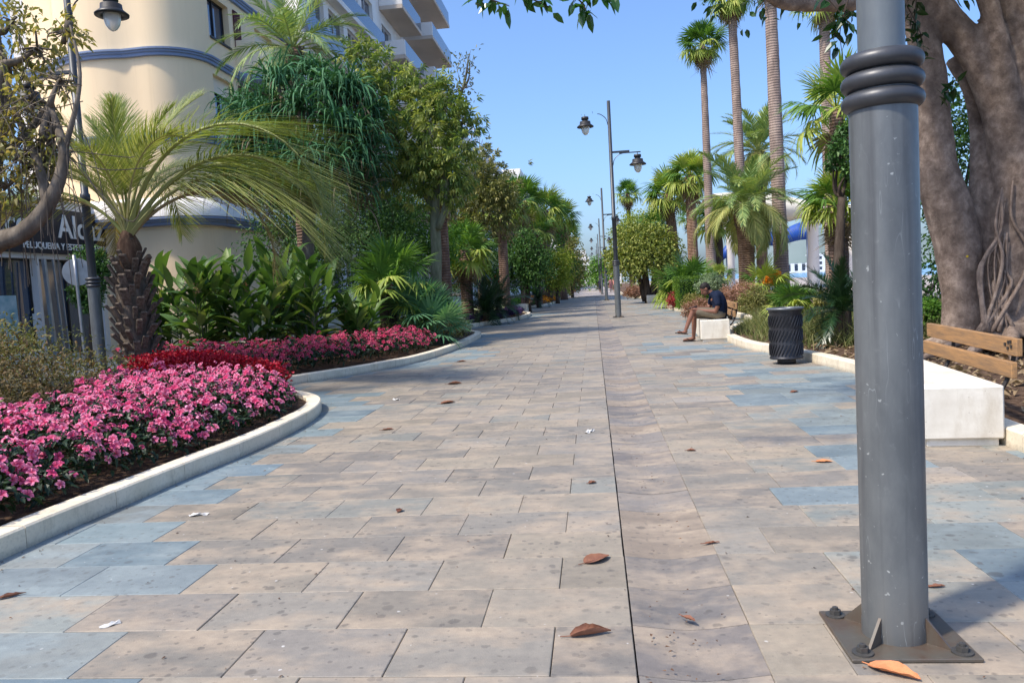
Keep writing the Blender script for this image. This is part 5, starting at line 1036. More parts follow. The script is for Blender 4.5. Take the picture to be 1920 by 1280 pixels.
def flower_bed(name, label, poly, hfun, nb, r, mat, nleaf, leafL, leafm, seed, single=300, group=None, cat='flower bed', dens=None):
    g = np.random.default_rng(seed); poly = np.array(poly); lo, hi = poly.min(0), poly.max(0); c = poly.mean(0)
    t = thing(name, label, cat, (c[0], c[1], .1), 0, group); O = np.array([c[0], c[1], .1])
    def sample(n):
        out = np.zeros((0, 2))
        while len(out) < n:
            q = lo+(hi-lo)*g.uniform(0, 1, (n*2, 2)); out = np.vstack([out, q[cells_in(poly, q[:, 0], q[:, 1])]])
        return out[:n]
    q = sample(nleaf); z = hfun(q[:, 0], q[:, 1])*g.uniform(.35, .98, nleaf)+.1; P = np.c_[q, z]-O; n_ = nleaf
    mb = MB(); leaves(mb, P, unit(np.c_[g.normal(0, 1, (n_, 2)), g.normal(-.1, .35, n_)]), unit(rdir(n_, g)*.5+[0, 0, 1]), leafL*g.uniform(.7, 1.3, n_), leafL*.45, g.uniform(0, 1, n_), .1, .3)
    mb.obj('foliage', M[leafm], t, kind='stuff')
    q = sample(nb); clus = noise2(q[:, 0]*2.3, q[:, 1]*2.3)+g.normal(0, .5, nb); q = q[clus > -.45]; nb = len(q); z = hfun(q[:, 0], q[:, 1])*g.uniform(.68, 1.1, nb)+.1; P = np.c_[q, z]-O
    e = .05; gx = (hfun(q[:, 0]+e, q[:, 1])-hfun(q[:, 0]-e, q[:, 1]))/(2*e); gy = (hfun(q[:, 0], q[:, 1]+e)-hfun(q[:, 0], q[:, 1]-e))/(2*e)
    nr = unit(np.c_[-gx, -gy, np.ones(nb)]*np.array([1.2, 1.2, 1])+g.normal(0, .45, (nb, 3))+np.array([.15, -.35, 0]))
    dist = np.linalg.norm(P+O-[0, 0, CH], axis=1); order = np.argsort(dist); ms = [blossom_mesh(r*f, seed+i, mat) for i, f in enumerate((.75, 1., 1.2))]
    rest = MB(); tv = []
    for m in ms:
        v = np.zeros(len(m.vertices)*3); m.vertices.foreach_get('co', v); tpv = np.zeros(len(m.vertices)); m.attributes['tip'].data.foreach_get('value', tpv); tv.append((v.reshape(-1, 3), tpv))
    for kq, i in enumerate(order):
        rot = Vector(nr[i]).to_track_quat('Z', 'Y').to_matrix() @ Matrix.Rotation(g.uniform(0, 6.28), 3, 'Z'); j = g.integers(3)
        if kq < single: mk('blossom', ms[j], t, P[i], rot.to_euler())
        else:
            v = tv[j][0] @ np.array(rot).T+P[i]; b_ = np.arange(5)*5
            rest.add(v, np.c_[b_, b_+1, b_+2, b_+4], np.c_[b_+2, b_+3, b_+4], r=g.uniform(0, 1), tip=tv[j][1])
    if rest.n: rest.obj('blossoms', M[mat], t, kind='stuff')
    return t
def dist_line(x, y, ln): return np.min(np.hypot(x[..., None]-ln[:, 0], y[..., None]-ln[:, 1]), -1)
K1 = sm(LK, .1); K2 = sm(LK2, .1); K3 = sm(LK3, .15)
def h1(x, y): return .13+.33*(1-np.exp(-np.maximum(dist_line(x, y, K1)-.18, 0)/.28))+.05*noise2(x*2, y*2)+.04*noise2(x*7.3, y*6.1)
pink = [(-3.62, 2.8)]+[(x-.23, y) for x, y in LK[2:8]]+[(-3.8, 9.3), (-4.25, 9.65), (-5.3, 9.7), (-6.2, 9.6), (-5.6, 8.2), (-5.2, 6.8), (-4.95, 5.4), (-4.9, 2.8)]
flower_bed('pink_flower_bed', 'bright pink bedding flowers massed along the curved kerb', pink, h1, 3500, .034, 'p_pink', 15000, .075, 'l_imp', 201)
def h1r(x, y): return .16+.4*(1-np.exp(-np.maximum(dist_line(x, y, K1)-.15, 0)/.2))+.03*noise2(x*3, y*3)
flower_bed('red_flower_bed', 'deep red bedding flowers between the pink flowers and the palm', [(-3.72, 9.4), (-4.1, 10.05), (-4.75, 10.7), (-5.35, 11.3), (-6.6, 11.2), (-6.4, 10.2), (-5.4, 9.75), (-4.3, 9.7)], h1r, 2600, .024, 'l_begred', 4000, .06, 'l_begred', 202, 0) if False else None
g = np.random.default_rng(202); poly = np.array([(-3.75, 9.45), (-4.2, 10.05), (-4.85, 10.7), (-5.35, 11.3), (-6.6, 11.2), (-6.4, 10.1), (-5.4, 9.72), (-4.3, 9.68)])
def stuff_bed(name, label, poly, hf, n, L, Wd, mat, seed, cat='flowers', up=.6):
    g = np.random.default_rng(seed); poly = np.array(poly); lo, hi = poly.min(0), poly.max(0); q = lo+(hi-lo)*g.uniform(0, 1, (n*4, 2)); q = q[cells_in(poly, q[:, 0], q[:, 1])][:n]; n = len(q)
    z = hf(q[:, 0], q[:, 1])*g.uniform(.3, 1.05, n)+.1; c = poly.mean(0); mb = MB(); leaves(mb, np.c_[q-c, z-.1], unit(np.c_[g.normal(0, 1, (n, 2)), g.normal(up, .4, n)]), unit(rdir(n, g)+[0, 0, .6]), L*g.uniform(.7, 1.3, n), Wd, g.uniform(0, 1, n), .1, .2)
    return mb.obj(name, M[mat], kind='stuff', label=label, cat=cat, loc=(c[0], c[1], .1))
stuff_bed('red_flowers', 'deep red bedding flowers between the pink flowers and the palm', poly, h1r, 9000, .045, .035, 'l_begred', 202)
def h2(x, y): return .14+.36*(1-np.exp(-np.maximum(dist_line(x, y, K2)-.2, 0)/.3))+.07*noise2(x*2.5, y*2.5)
rose = [(-6.6, 12.3), (-5.3, 12.0)]+[(x-.3, y+.1) for x, y in LK2[1:4]]+[(-3.5, 16.2), (-3.5, 17.4), (-4.3, 17.2), (-5.0, 15.6), (-5.8, 14.2), (-8.2, 13.6), (-8.4, 12.8)]
flower_bed('rose_flower_bed', 'deep rose bedding flowers along the kerb below the ginger plants', rose, h2, 2000, .036, 'p_rose', 9000, .08, 'l_imp', 203)
shrub('yellow_flower_shrub', 'yellow-green flowering shrub at the kerb tip', (-3.9, 19.6, .1), [(-4.2, 18.6, .5, .5, .7, .4), (-3.8, 20.2, .5, .42, .8, .4), (-3.75, 21.6, .35, .35, .6, .25)], 5200, .06, .03, 'l_yelgreen', 161, clump=.12)
shrub('yellow_flower_shrub', 'small pale flowering shrub beneath the low fan palm bushes', (-5.0, 17.6, .1), [(-5.0, 17.8, .4, .5, .5, .3), (-5.6, 17.4, .35, .5, .4, .25)], 2000, .06, .03, 'l_yelgreen', 162, clump=.12)
def h3(x, y): return .12+.2*(1-np.exp(-np.maximum(dist_line(x, y, K3)-.2, 0)/.3))+.02*noise2(x*3, y*3)
def inset(ln, a, b): return [(x-a, y) for x, y in ln]+[(x-b, y) for x, y in ln[::-1]]
stuff_bed('purple_flowers', 'band of low purple flowers along the kerb', inset(LK3[1:7], .28, 1.0), h3, 7000, .1, .04, 'l_purple', 211, up=.9); stuff_bed('white_flowers', 'pale white-green bedding plants behind the purple flowers', inset(LK3[1:7], 1.1, 1.9), lambda x, y: h3(x, y)*1.25, 5000, .11, .06, 'l_white', 212)
stuff_bed('white_flowers', 'pale white plants at the kerb corner beside the flowering shrub', [(-3.6, 22.2), (-3.4, 21.4), (-3.6, 21), (-4.1, 22.4), (-4.3, 23.3), (-3.95, 23.2)], h2, 1200, .1, .05, 'l_white', 213)
K4 = sm(LK4, .3); h4 = lambda x, y: .15+.25*(1-np.exp(-np.maximum(dist_line(x, y, K4)-.2, 0)/.3))
stuff_bed('orange_flowers', 'orange marigolds behind the far left kerb', [(-3.2, 52), (-2.95, 56), (-2.9, 60), (-4.2, 60), (-4.6, 53)], h4, 3000, .14, .1, 'l_orange', 214); stuff_bed('low_groundcover', 'dark green ground cover before the orange marigolds', [(-4.4, 45), (-3.4, 51.5), (-5, 52.5), (-6.3, 45)], h4, 2500, .16, .07, 'l_mid', 215, 'ground cover')
shrub('pinkish_shrub', 'pinkish brown shrub behind the orange marigolds', (-3.6, 63, .1), [(-3.5, 62, .6, .7, 1.2, .5), (-3.6, 65, .6, .7, 1.2, .5), (-3.7, 69, .6, .7, 1.5, .5)], 3000, .12, .05, 'l_pinkish', 163, clump=.2)
for k_, (px, Y, lf, lb) in enumerate(((1072, 85, 'l_olive', 'grey-green far hedge along the left kerb'), (1082, 115, 'l_mid', 'small far hedge near the end of the left kerb'), (1058, 72, 'l_dark', 'dark far shrub under the grey-green far tree'))):
    q = at(px-8, 548, Y, .1); shrub('far_shrub', lb, q, [(q[0]-.6, q[1]+dy, .7, 1., 3, .6) for dy in (-4, 0, 4)], 1800, .2, .09, lf, 170+k_, clump=.25)

# ================================================================== RIGHT SIDE
gpr = 'palms in the seaward planting'
palm('fan_palm', 'very tall slim fan palm with its whole crown against the sky', at(1334, 520, 40, .1), topz(1330, 82, 40)-.1, .29, .13, 'fan', 34, 1.15, 301, 'b_wash', (.0, 0), dead=6, group=gpr, el1=-42)
palm('fan_palm', 'tall slim palm trunk next to the one showing its crown', at(1396, 520, 36, .1), topz(1384, -12, 36)-.1, .27, .17, 'fan', 30, 1.1, 302, 'b_wash', (-.15, 0), dead=8, group=gpr, el1=-55)
palm('fan_palm', 'tall thick palm trunk crossing the cream canopy', at(1466, 520, 30, .1), topz(1452, -60, 30)-.1, .3, .2, 'fan', 30, 1.1, 303, 'b_wash', (-.1, 0), dead=8, group=gpr, el1=-40)
palm('date_palm', 'feathery date palm with patterned trunk behind the seated man', at(1402, 540, 28, .1), topz(1400, 388, 28)-.1, .27, .27, 'date', 46, .92, 304, 'b_phx', (0, 0), 40, group=gpr, bulge=.12, el1=-12)
palm('date_palm', 'second date palm crown showing above the feathery one', at(1430, 520, 46, .1), topz(1425, 285, 46)-.1, .3, .28, 'date', 40, 1.25, 305, 'b_phx', (0, 0), 0, group=gpr, el1=-25)
fp_('fan palm with stout pinkish trunk beside the lamp post', 1270, 362, 46, 1.35, 34, 306, 'fan_y', .28, 'b_phx', dead=8, group=gpr, lean=(-.3, 0))
fp_('fan palm crown just behind the very tall slim palm', 1303, 330, 42, 1.3, 32, 307, 'fan_y', .25, 'b_phx', dead=8, group=gpr)
fp_('shaggy fan palm with its crown touching the near post', 1574, 385, 20, .9, 34, 308, 'fan_y', .2, 'b_red', dead=10, group=gpr, el1=-20)
fp_('fan palm with long yellowish leaves above the shaggy one', 1578, 205, 23, 1.3, 20, 309, 'fan_y', .19, 'b_red', dead=3, group=gpr)
fp_('fan palm crown high behind the fig branch', 1560, -5, 34, 1.2, 22, 310, 'fan', .2, 'b_wash', dead=3, group=gpr)
fp_('small far fan palm beside the lamp post', 1186, 362, 85, 1.5, 26, 311, 'fan', .22, 'b_dark', dead=6, group=gpr)
fp_('low fan palm in the gap beyond the stout pinkish trunk', 1240, 425, 60, 1.5, 24, 312, 'fan', .2, 'b_dark', group=gpr)
fp_('mid-height fan palm between the two pinkish trunks', 1352, 415, 44, 1.3, 24, 313, 'fan', .2, 'b_dark', group=gpr)
fp_('slim fan palm far beyond the stout pinkish trunk', 1302, 405, 62, 1.2, 20, 314, 'fan', .2, 'b_wash', dead=4, group=gpr)
fp_('slender young fan palm near the hedge', 1352, 515, 31, .55, 12, 315, 'fan_y', .08, 'b_dark', group=gpr)
clump('broad bright fan palm bush beside the clipped hedge', 1282, 545, 36, 30, 1.25, 321, 'fan', z=.1, hts=(.3, .7, 1.0)); clump('small dark fan palm bush behind the litter bin', 1468, 590, 16.5, 20, .6, 322, 'fan', hts=(.45,), el1=8)
t = clump('spiky pale palm bush between the date palm and the thick trunk', 1440, 540, 27, 16, .9, 323, 'fan_y', hts=(.5, .8), el1=5)
# sea grape
b = np.array(at(1215, 545, 45, .1)); rs = lambda px, py, Y=45: np.array(at(px, py, Y))-b
tree('sea_grape_tree', 'spreading bushy tree on dark bent trunks past the lamp post', b, [([(0, 0, -.1), rs(1205, 500), rs(1180, 475)], [.22, .18, .1]), ([(0.2, 0, -.1), rs(1230, 505), rs(1245, 480)], [.2, .15, .1]), ([(-.2, 0, 0), rs(1195, 515), rs(1165, 500)], [.15, .12, .08])],
     [pb(1165, 470, 45, 24), pb(1185, 450, 45, 26), pb(1210, 445, 45, 28), pb(1235, 455, 45, 26), pb(1255, 470, 45, 22), pb(1200, 475, 44, 28), pb(1230, 485, 44, 24), pb(1165, 495, 44.5, 22), pb(1190, 500, 44, 20), pb(1250, 500, 44, 18), pb(1152, 480, 46, 16)], 9000, .17, .13, 'l_grape', 'b_dark', 331, clump=.28)
simple_tree('broadleaf_tree', 'yellowish leafy tree behind the spreading sea grape', 1185, 545, 62, [pb(1170, 425, 62, 18), pb(1195, 420, 62, 20), pb(1215, 430, 62, 18), pb(1160, 440, 62, 14), pb(1235, 430, 62, 16)], 3000, .24, .1, 'l_yel', 'b_dark', 332, clump=.35)
simple_tree('broadleaf_tree', 'dark leafy tree beside the near post in the right bed', 1570, 560, 19, [pb(1576, 285, 19, 18), pb(1588, 250, 19.4, 20), pb(1562, 310, 19, 10), pb(1592, 320, 19, 16)], 1200, .13, .07, 'l_dark', 'b_dark', 333, clump=.2)
simple_tree('broadleaf_tree', 'dark hedge-like tree seen between the fig stems', 1800, 600, 17, [pb(1780, 230, 17, 60), pb(1830, 240, 17, 60), pb(1780, 330, 17, 60), pb(1850, 400, 17, 60), pb(1750, 520, 17, 40), pb(1800, 470, 17, 60), pb(1880, 500, 17, 60), pb(1730, 560, 16, 40)], 6000, .13, .06, 'l_dark', 'b_dark', 334, clump=.25)
# clipped hedge
def hedge(label, c, sx, sy, h, mat, seed, n, rz=0.):
    t = thing('clipped_hedge', label, 'hedge', (c[0], c[1], .1), rz); g = np.random.default_rng(seed); mb = MB(); m = n; f = g.integers(0, 5, m); u = g.uniform(-1, 1, (m, 2))
    P = np.where((f == 0)[:, None], np.c_[u[:, 0]*sx, u[:, 1]*sy, np.full(m, h)], np.where((f < 3)[:, None], np.c_[u[:, 0]*sx, np.where(f == 1, -sy, sy), (u[:, 1]+1)*h/2], np.c_[np.where(f == 3, -sx, sx), u[:, 0]*sy, (u[:, 1]+1)*h/2])); P = P*(1-.1*g.uniform(0, 1, (m, 1))**2)
    e = np.array([sx, sy, h]); cap = np.maximum(0, (np.abs(P)/e)-.86)/.14; s_ = np.linalg.norm(cap, axis=1); P = P*(1-.05*np.maximum(0, s_-1))[:, None]
    leaves(mb, P, unit(rdir(m, g)+[0, 0, .2]), rdir(m, g), .06, .035, g.uniform(0, 1, m), simple=True); mb.obj('foliage', M[mat], t); mb = MB(); box(mb, (-sx*.9, -sy*.9, 0), (sx*.9, sy*.9, h*.92), .08); mb.obj('inner_branches', M['l_dark'], t)
hq = at(1310, 552, 31.5, .1); hedge('clipped bright green box hedge behind the seated man', (hq[0], 32.3), .8, 1.2, 1.25, 'l_hedge', 341, 9000)
def ball(label, px, py, Y, rpx, leaf, seed, n=2200, L=.07, Wd=.035, name='shrub', cat='shrub', flat=.7):
    q = D(px, py, Y); r = rpx*Y/F_PX; shrub(name, label, (q[0], q[1], .1), [(q[0], q[1], max(q[2], .35), r, r, r*flat), (q[0]+r*.6, q[1]+.2, max(q[2]-.1, .3), r*.7, r*.7, r*.5), (q[0]-r*.6, q[1]-.1, max(q[2]-.12, .3), r*.7, r*.7, r*.5)], n, L, Wd, leaf, seed, cat, clump=.1)
ball('silvery round shrub beside the clipped hedge', 1335, 530, 29, 24, 'l_silver', 351, 3500); ball('dark green clipped shrub left of the bright hedge', 1265, 530, 36, 22, 'l_dark', 352, 3000, .09, .04, flat=1.)
ball('red-leaved shrub at the kerb beyond the seated man', 1273, 560, 33, 20, 'l_red', 353, 3000); ball('second red-leaved shrub nearer the hedge', 1290, 556, 34, 14, 'l_red', 354, 2000); ball('yellowish low shrub before the clipped hedge', 1300, 562, 30, 18, 'l_yelgreen', 355, 2200)
ball('pink flowering low shrub behind the man on the bench', 1310, 578, 25, 26, 'l_pinkish', 356, 3000); ball('pinkish red shrub below the date palm', 1370, 555, 24, 26, 'l_pinkish', 357, 2800); ball('reddish brown tuft at the date palm foot', 1395, 545, 26, 24, 'l_pinkish', 358, 2600)
ball('pale pink mound at the far right kerb', 1190, 545, 56, 16, 'l_pinkish', 359, 2500, .12, .06); ball('pale cream-topped mound beside the pink one', 1200, 538, 58, 14, 'l_white', 360, 2000, .12, .06); ball('brownish mound under the sea grape', 1225, 545, 50, 14, 'l_dry', 361, 1800, .1, .05); ball('green mound beside the small distant bench', 1255, 552, 42, 12, 'l_olive', 362, 1800, .1, .05)
ball('yellow-flowered shrub behind the thick palm trunk', 1450, 517, 27, 14, 'l_orange', 363, 1200); ball('pale variegated shrub beneath the cycad', 1510, 555, 17, 22, 'l_white', 364, 1800); ball('yellowish variegated shrub beside the cycad trunk', 1545, 560, 16, 16, 'l_yelgreen', 365, 1400); ball('grey-green shrub behind the bin', 1420, 560, 21, 30, 'l_olive', 366, 3000)
ball('green shrub patch under the fig tree', 1740, 580, 13.5, 26, 'l_mid', 367, 2600)
# tall grass and low plants in the right bed
g = np.random.default_rng(91); mb = MB(); N = 24000; P0 = np.c_[g.uniform(2.9, 9, N), g.uniform(12.6, 26, N), np.full(N, .1)]; P0 = P0[(P0[:, 0] > right_edge(P0[:, 1])+.22)]; N = len(P0); patch = noise2(P0[:, 0]*1.1, P0[:, 1]*1.1)+g.normal(0, .3, N)
P0 = P0[patch > -.55]; N = len(P0); d = unit(np.c_[g.normal(0, .45, (N, 2)), np.ones(N)]); Lg = g.uniform(.2, .62, N)*np.clip((P0[:, 0]-right_edge(P0[:, 1]))*1.3, .35, 1); k = np.linspace(0, 1, 4); Q = P0[:, None]+d[:, None]*(Lg[:, None]*k)[..., None]; Q[..., :2] += (d[:, None, :2]*(Lg[:, None]*k**2)[..., None])*.5
ribbons(mb, Q, np.array([.012, .012, .009, .002])[None]*np.ones((N, 1)), rdir(N, g), g.uniform(0, 1, N)); mb.obj('grass', M['l_grass'], kind='stuff', label='rough green grass in the bed behind the litter bin', cat='grass')
g = np.random.default_rng(92); mb = MB(); N = 2600; P0 = np.c_[g.uniform(3.2, 9, N), g.uniform(5, 13.5, N), g.uniform(.12, .17, N)]; P0 = P0[P0[:, 0] > right_edge(P0[:, 1])+.2]; N = len(P0)
leaves(mb, P0, unit(np.c_[g.normal(0, 1, (N, 2)), g.normal(0, .2, N)]), unit(rdir(N, g)*.5+[0, 0, 1]), g.uniform(.06, .16, N), g.uniform(.03, .06, N), g.uniform(0, 1, N), .15, .2); mb.obj('leaf_litter', M['l_dead'], kind='stuff', label='brown leaf litter on the soil under the fig tree', cat='leaf litter')

# ================================================================== FIG TREE
b = np.array((5.2, 11., .1)); rf = lambda px, py, Y=11.: np.array(at(px, py, Y))-b
t = thing('fig_tree', 'massive old fig tree with smooth branching trunks and hanging roots', 'tree', b)
mb = MB()
for p_, r_ in (([rf(1803, 645), rf(1803, 560), rf(1796, 470), rf(1777, 390), rf(1757, 320), rf(1749, 230), rf(1742, 130), rf(1705, -40), rf(1665, -160)], [.27, .24, .28, .29, .26, .22, .2, .19, .17]),
               ([rf(1830, 645, 11.1), rf(1836, 540, 11.1), rf(1828, 430, 11.1), rf(1836, 330, 11.2), rf(1833, 230, 11.4), rf(1815, 160, 11.4), rf(1785, 110, 11.5)], [.16, .14, .17, .12, .11, .1, .1]),
               ([rf(1895, 655), rf(1892, 540), rf(1893, 430), rf(1899, 330), rf(1876, 215), rf(1832, 110), rf(1770, 30), rf(1695, -50)], [.36, .28, .26, .26, .22, .2, .2, .18]),
               ([rf(1955, 655), rf(1950, 500), rf(1940, 350), rf(1930, 200), rf(1915, 60), rf(1890, -80)], [.42, .36, .32, .3, .28, .26]), ([rf(1905, 280, 10.9), rf(1880, 120, 10.8), rf(1850, 0, 10.8), rf(1810, -90, 10.8)], [.16, .13, .12, .1]),
               ([rf(2020, 640), rf(2010, 450), rf(2020, 200), rf(2040, -50)], [.45, .38, .34, .3])): tube(mb, p_, r_, 14, 6*len(p_))
for a in np.linspace(2.6, 6.1, 9): tube(mb, [rf(1890, 600), rf(1890, 630)+[math.cos(a)*.5, math.sin(a)*.5, .06], rf(1890, 650)+[math.cos(a)*1.5, math.sin(a)*1.3, -.12]], [.16, .1, .04], 8, 10)
o = mb.obj('trunk', M['b_ficus'], t, True); remesh(o, .035, 5)
tx = bpy.data.textures.new('lumps', 'CLOUDS'); tx.noise_scale = .35; dm = o.modifiers.new('d', 'DISPLACE'); dm.texture = tx; dm.strength = .035; dm.mid_level = .5
g = np.random.default_rng(14)
for i in range(16):
    x0 = g.normal(1878, 8); y0 = g.uniform(330, 470); mb = MB(); Yf = 10.7
    tube(mb, [rf(x0, y0, 10.74), rf(x0-4+g.normal(0, 5), y0+70, Yf), rf(x0-8+g.normal(0, 14), (y0+600)/2+20, Yf-.05), rf(1862+g.normal(0, 26), 622, Yf-.15)], [.012, .02, .026, .03] if i < 8 else [.006, .009, .01, .012], 6, 16, wob=.1, seed=i); mb.obj('aerial_root', M['b_ficus'], t, True)
limbs = [([rf(1690, -60), (-1.6, -1.2, 5.0), (-3.6, -2.6, 5.3), (-5.2, -3.6, 5.1), (-5.9, -4.4, 4.6)], [.2, .16, .12, .08, .04]), ([rf(1700, -50), rf(1620, 0, 9.5), rf(1540, 8, 9.2), rf(1465, 4, 9.0), rf(1420, -25, 8.8)], [.12, .085, .075, .07, .05]), ([rf(1890, -80), (1.5, -1.5, 6), (2.5, -3.5, 7)], [.3, .2, .1]), ([rf(1690, -150), (-1.2, 1.5, 6.5), (-2.2, 3, 7.2)], [.2, .14, .08]), ([rf(1890, -80), (.5, 2, 7), (1.5, 4, 7.5)], [.3, .2, .1])]
mb = MB()
for p_, r_ in limbs: tube(mb, p_, r_, 9, 20, wob=.05)
mb.obj('limb', M['b_ficus'], t, True)
mb = MB(); g = np.random.default_rng(15)
B = [(0, -1, 6.3, 2.2, 2.2, .9), (-2, -1.5, 6.0, 1.8, 1.8, .7), (2.2, -2, 6.4, 2.2, 2.2, 1), (0, 2.4, 6.8, 2.4, 2.2, 1), (3, 1.5, 6.6, 2.4, 2.4, 1), (-2.2, 2.0, 6.6, 1.6, 1.8, .7), (1, -4.5, 6.2, 2, 1.8, .8)]
foliage(mb, B, 11000, .2, .09, g, clump=.35, hang=.3, simple=False); mb.obj('crown', M['l_ficus'], t)
# sprigs that hang into view, leaf by leaf
mb = MB(); leaves(mb, [(0, 0, 0)], [(1, 0, 0)], [(0, 0, 1)], .115, .055, [.5], .08, .12); ML = mb.mesh('leaf', M['l_ficus_s'])
mb = MB(); leaves(mb, [(0, 0, 0)], [(1, 0, 0)], [(0, 0, 1)], .2, .09, [.2], .08, .12); ML2 = mb.mesh('leaf', M['l_ficus'])
def sprig(pts, Y, n, me, sc=1., spread=14, hang=.5):
    P = np.array([rf(x, y, Y) for x, y in pts]); mb = MB(); tube(mb, P, np.linspace(.008, .003, len(P)), 5, 4*len(P)); mb.obj('twig', M['b_dark'], t); S = spline(P, n)
    for i in range(n):
        d = unit(g.normal(0, 1, 3)+[0, 0, -hang*1.6]); q = Vector(d).to_track_quat('X', 'Z').to_matrix() @ Matrix.Rotation(g.uniform(-.9, .9), 3, 'X'); o = mk('leaf', me, t, S[i]+g.normal(0, .02, 3), q.to_euler()); o.scale = (sc*g.uniform(.8, 1.2),)*3
for pts, n in (([(860, -60), (905, -10), (935, 5), (955, 12)], 16), ([(955, -60), (985, -8), (1005, 2), (1030, 14)], 20), ([(1050, -60), (1070, -10), (1085, 0), (1095, 12), (1100, 22)], 24), ([(1090, -60), (1110, -12), (1125, -4), (1150, -2)], 14), ([(900, -60), (890, -15), (900, 2)], 8)): sprig(pts, 5.2, n, ML, .95)
for pts, n in (([(1600, -40), (1585, 20), (1575, 60), (1580, 110)], 16), ([(1590, 20), (1570, 50), (1562, 75)], 7), ([(1545, -10), (1580, 30), (1600, 60)], 8), ([(1720, -20), (1715, 30), (1710, 80)], 16), ([(1700, 10), (1725, 60), (1735, 110)], 14), ([(1790, 150), (1780, 170), (1765, 190)], 14)): sprig(pts, 8.2 if n < 14 or pts[0][0] < 1650 else 10.2, n, ML2, .8)
# link the crown sprigs to the long limb
mb = MB()
for x in (870, 960, 1055, 1095, 905): tube(mb, [rf(x, -60, 5.2), (-5.3+(x-960)*.002, -4.6, 4.6), (-5.2, -3.6, 5.1)], [.008, .02, .04], 5, 8)
mb.obj('limb', M['b_ficus'], t, True)
mb = MB(); ellip(mb, (0, 0, 0), .05, .05, .045); mb.obj('yellow_ball', plain('yellow_plastic', (232, 200, 40), None, 4, .4), None, True, loc=np.array(at(1811, 480, 10.78)), label='small yellow ball lodged in the hollow of the fig trunk', cat='ball')

# ================================================================== SEAFRONT PAVILION
t = thing('canopy_pavilion', 'cream curved canopy on white columns behind the palms', 'pavilion'); Yc = 62
mb = MB(); n = 24; xs = np.linspace(D(1350, 400, Yc)[0], D(1560, 400, Yc)[0], n); V = []
for j, (y, zo) in enumerate(((Yc, 0), (Yc+3, .5), (Yc+9, .6), (Yc+13, .1))):
    for i, x in enumerate(xs): u_ = i/(n-1); V.append((x, y, 7.3-1.6*(u_-.1)**2*1.1+zo))
for j, (y, zo) in enumerate(((Yc, -.9), (Yc+13, -.8))):
    for i, x in enumerate(xs): u_ = i/(n-1); V.append((x, y, 6.6-.6*u_-.6*math.sin(u_*PI)+zo+.6))
Q = [(j*n+i, j*n+i+1, (j+1)*n+i+1, (j+1)*n+i) for j in range(3) for i in range(n-1)]+[(4*n+i, 4*n+i+1, i+1, i) for i in range(n-1)]+[(5*n+i, 5*n+i+1, 4*n+i+1, 4*n+i) for i in range(n-1)]
mb.add(V, Q); mb.obj('roof', M['roofcream'], t, True)
for px, w in ((1428, .35), (1525, .45), (1600, .4), (1370, .3)):
    q = D(px, 480, Yc+3); mb = MB(); lathe(mb, [(w, -.2), (w, 4.6), (w*1.6, 5.0), (w*1.9, 6.2), (.01, 6.25)], 14, (q[0], q[1], 0)); mb.obj('column', M['white'] if px != 1428 else M['b_dark'], t, True)
for lb, px0, px1, y0, y1, Y in (('sagging blue tarpaulin under the cream canopy', 1418, 1512, 425, 455, 58), ('small blue tarpaulin beside the very tall palm', 1340, 1362, 470, 490, 58)):
    k = 10; V = []
    for i in range(k):
        u_ = i/(k-1); px = px0+(px1-px0)*u_; sag = 10*math.sin(u_*PI*1.5); a = D(px, y0+sag, Y); c = D(px, y1+sag*.6, Y-.3); V += [a, c, a+[0, .05, 0], c+[0, .05, 0]]
    mb = MB(); mb.add(V, [(4*i, 4*i+1, 4*i+5, 4*i+4) for i in range(k-1)]+[(4*i+2, 4*i+6, 4*i+7, 4*i+3) for i in range(k-1)]+[(4*i, 4*i+4, 4*i+6, 4*i+2) for i in range(k-1)]+[(4*i+1, 4*i+3, 4*i+7, 4*i+5) for i in range(k-1)])
    tt_ = thing('tarpaulin', lb, 'tarpaulin'); mb.obj('sheet', M['tarp'], tt_, True); mb = MB()
    for px in (px0, px1): q = D(px, y0, Y); tube(mb, [(q[0], q[1], -.2), (q[0], q[1], q[2]+.1)], .05, 8)
    mb.obj('post', M['metal'], tt_, True)
def farhouse(label, px, py, Y, w, h):
    q = D(px, py, Y); block(label, q[0]-w/2, q[0]+w/2, Y, Y+w, h, 3, 4, False)
farhouse('white far waterfront building beyond the canopy', 1545, 490, 420, 12, 9); farhouse('low white far waterfront building near the thick palm trunk', 1500, 490, 460, 16, 5)
# wall at the water's edge, small boundary things on the left
for i, (px, lb) in enumerate(((916, 'red-topped white post by the far left shops'), (934, 'second red-topped white post by the far left shops'))):
    q = D(px, 520, 42); t = thing('kiosk_post', lb, 'post', (q[0], 42, -.1)); mb = MB(); box(mb, (-.18, -.12, 0), (.18, .12, 1.7), .01); mb.obj('panel', M['letter'], t); mb = MB(); box(mb, (-.36, -.14, 1.7), (.36, .14, 2.2), .01); mb.obj('header', M['red'], t)
q = G(993, 577); t = thing('marker_post', 'slim white post beside the white stone bench', 'post', q); mb = MB(); lathe(mb, [(.001, 0), (.09, 0), (.09, .04), (.055, .06), (.055, 1.55), (.001, 1.6)], 16); mb.obj('shaft', M['wframe'], t, True)
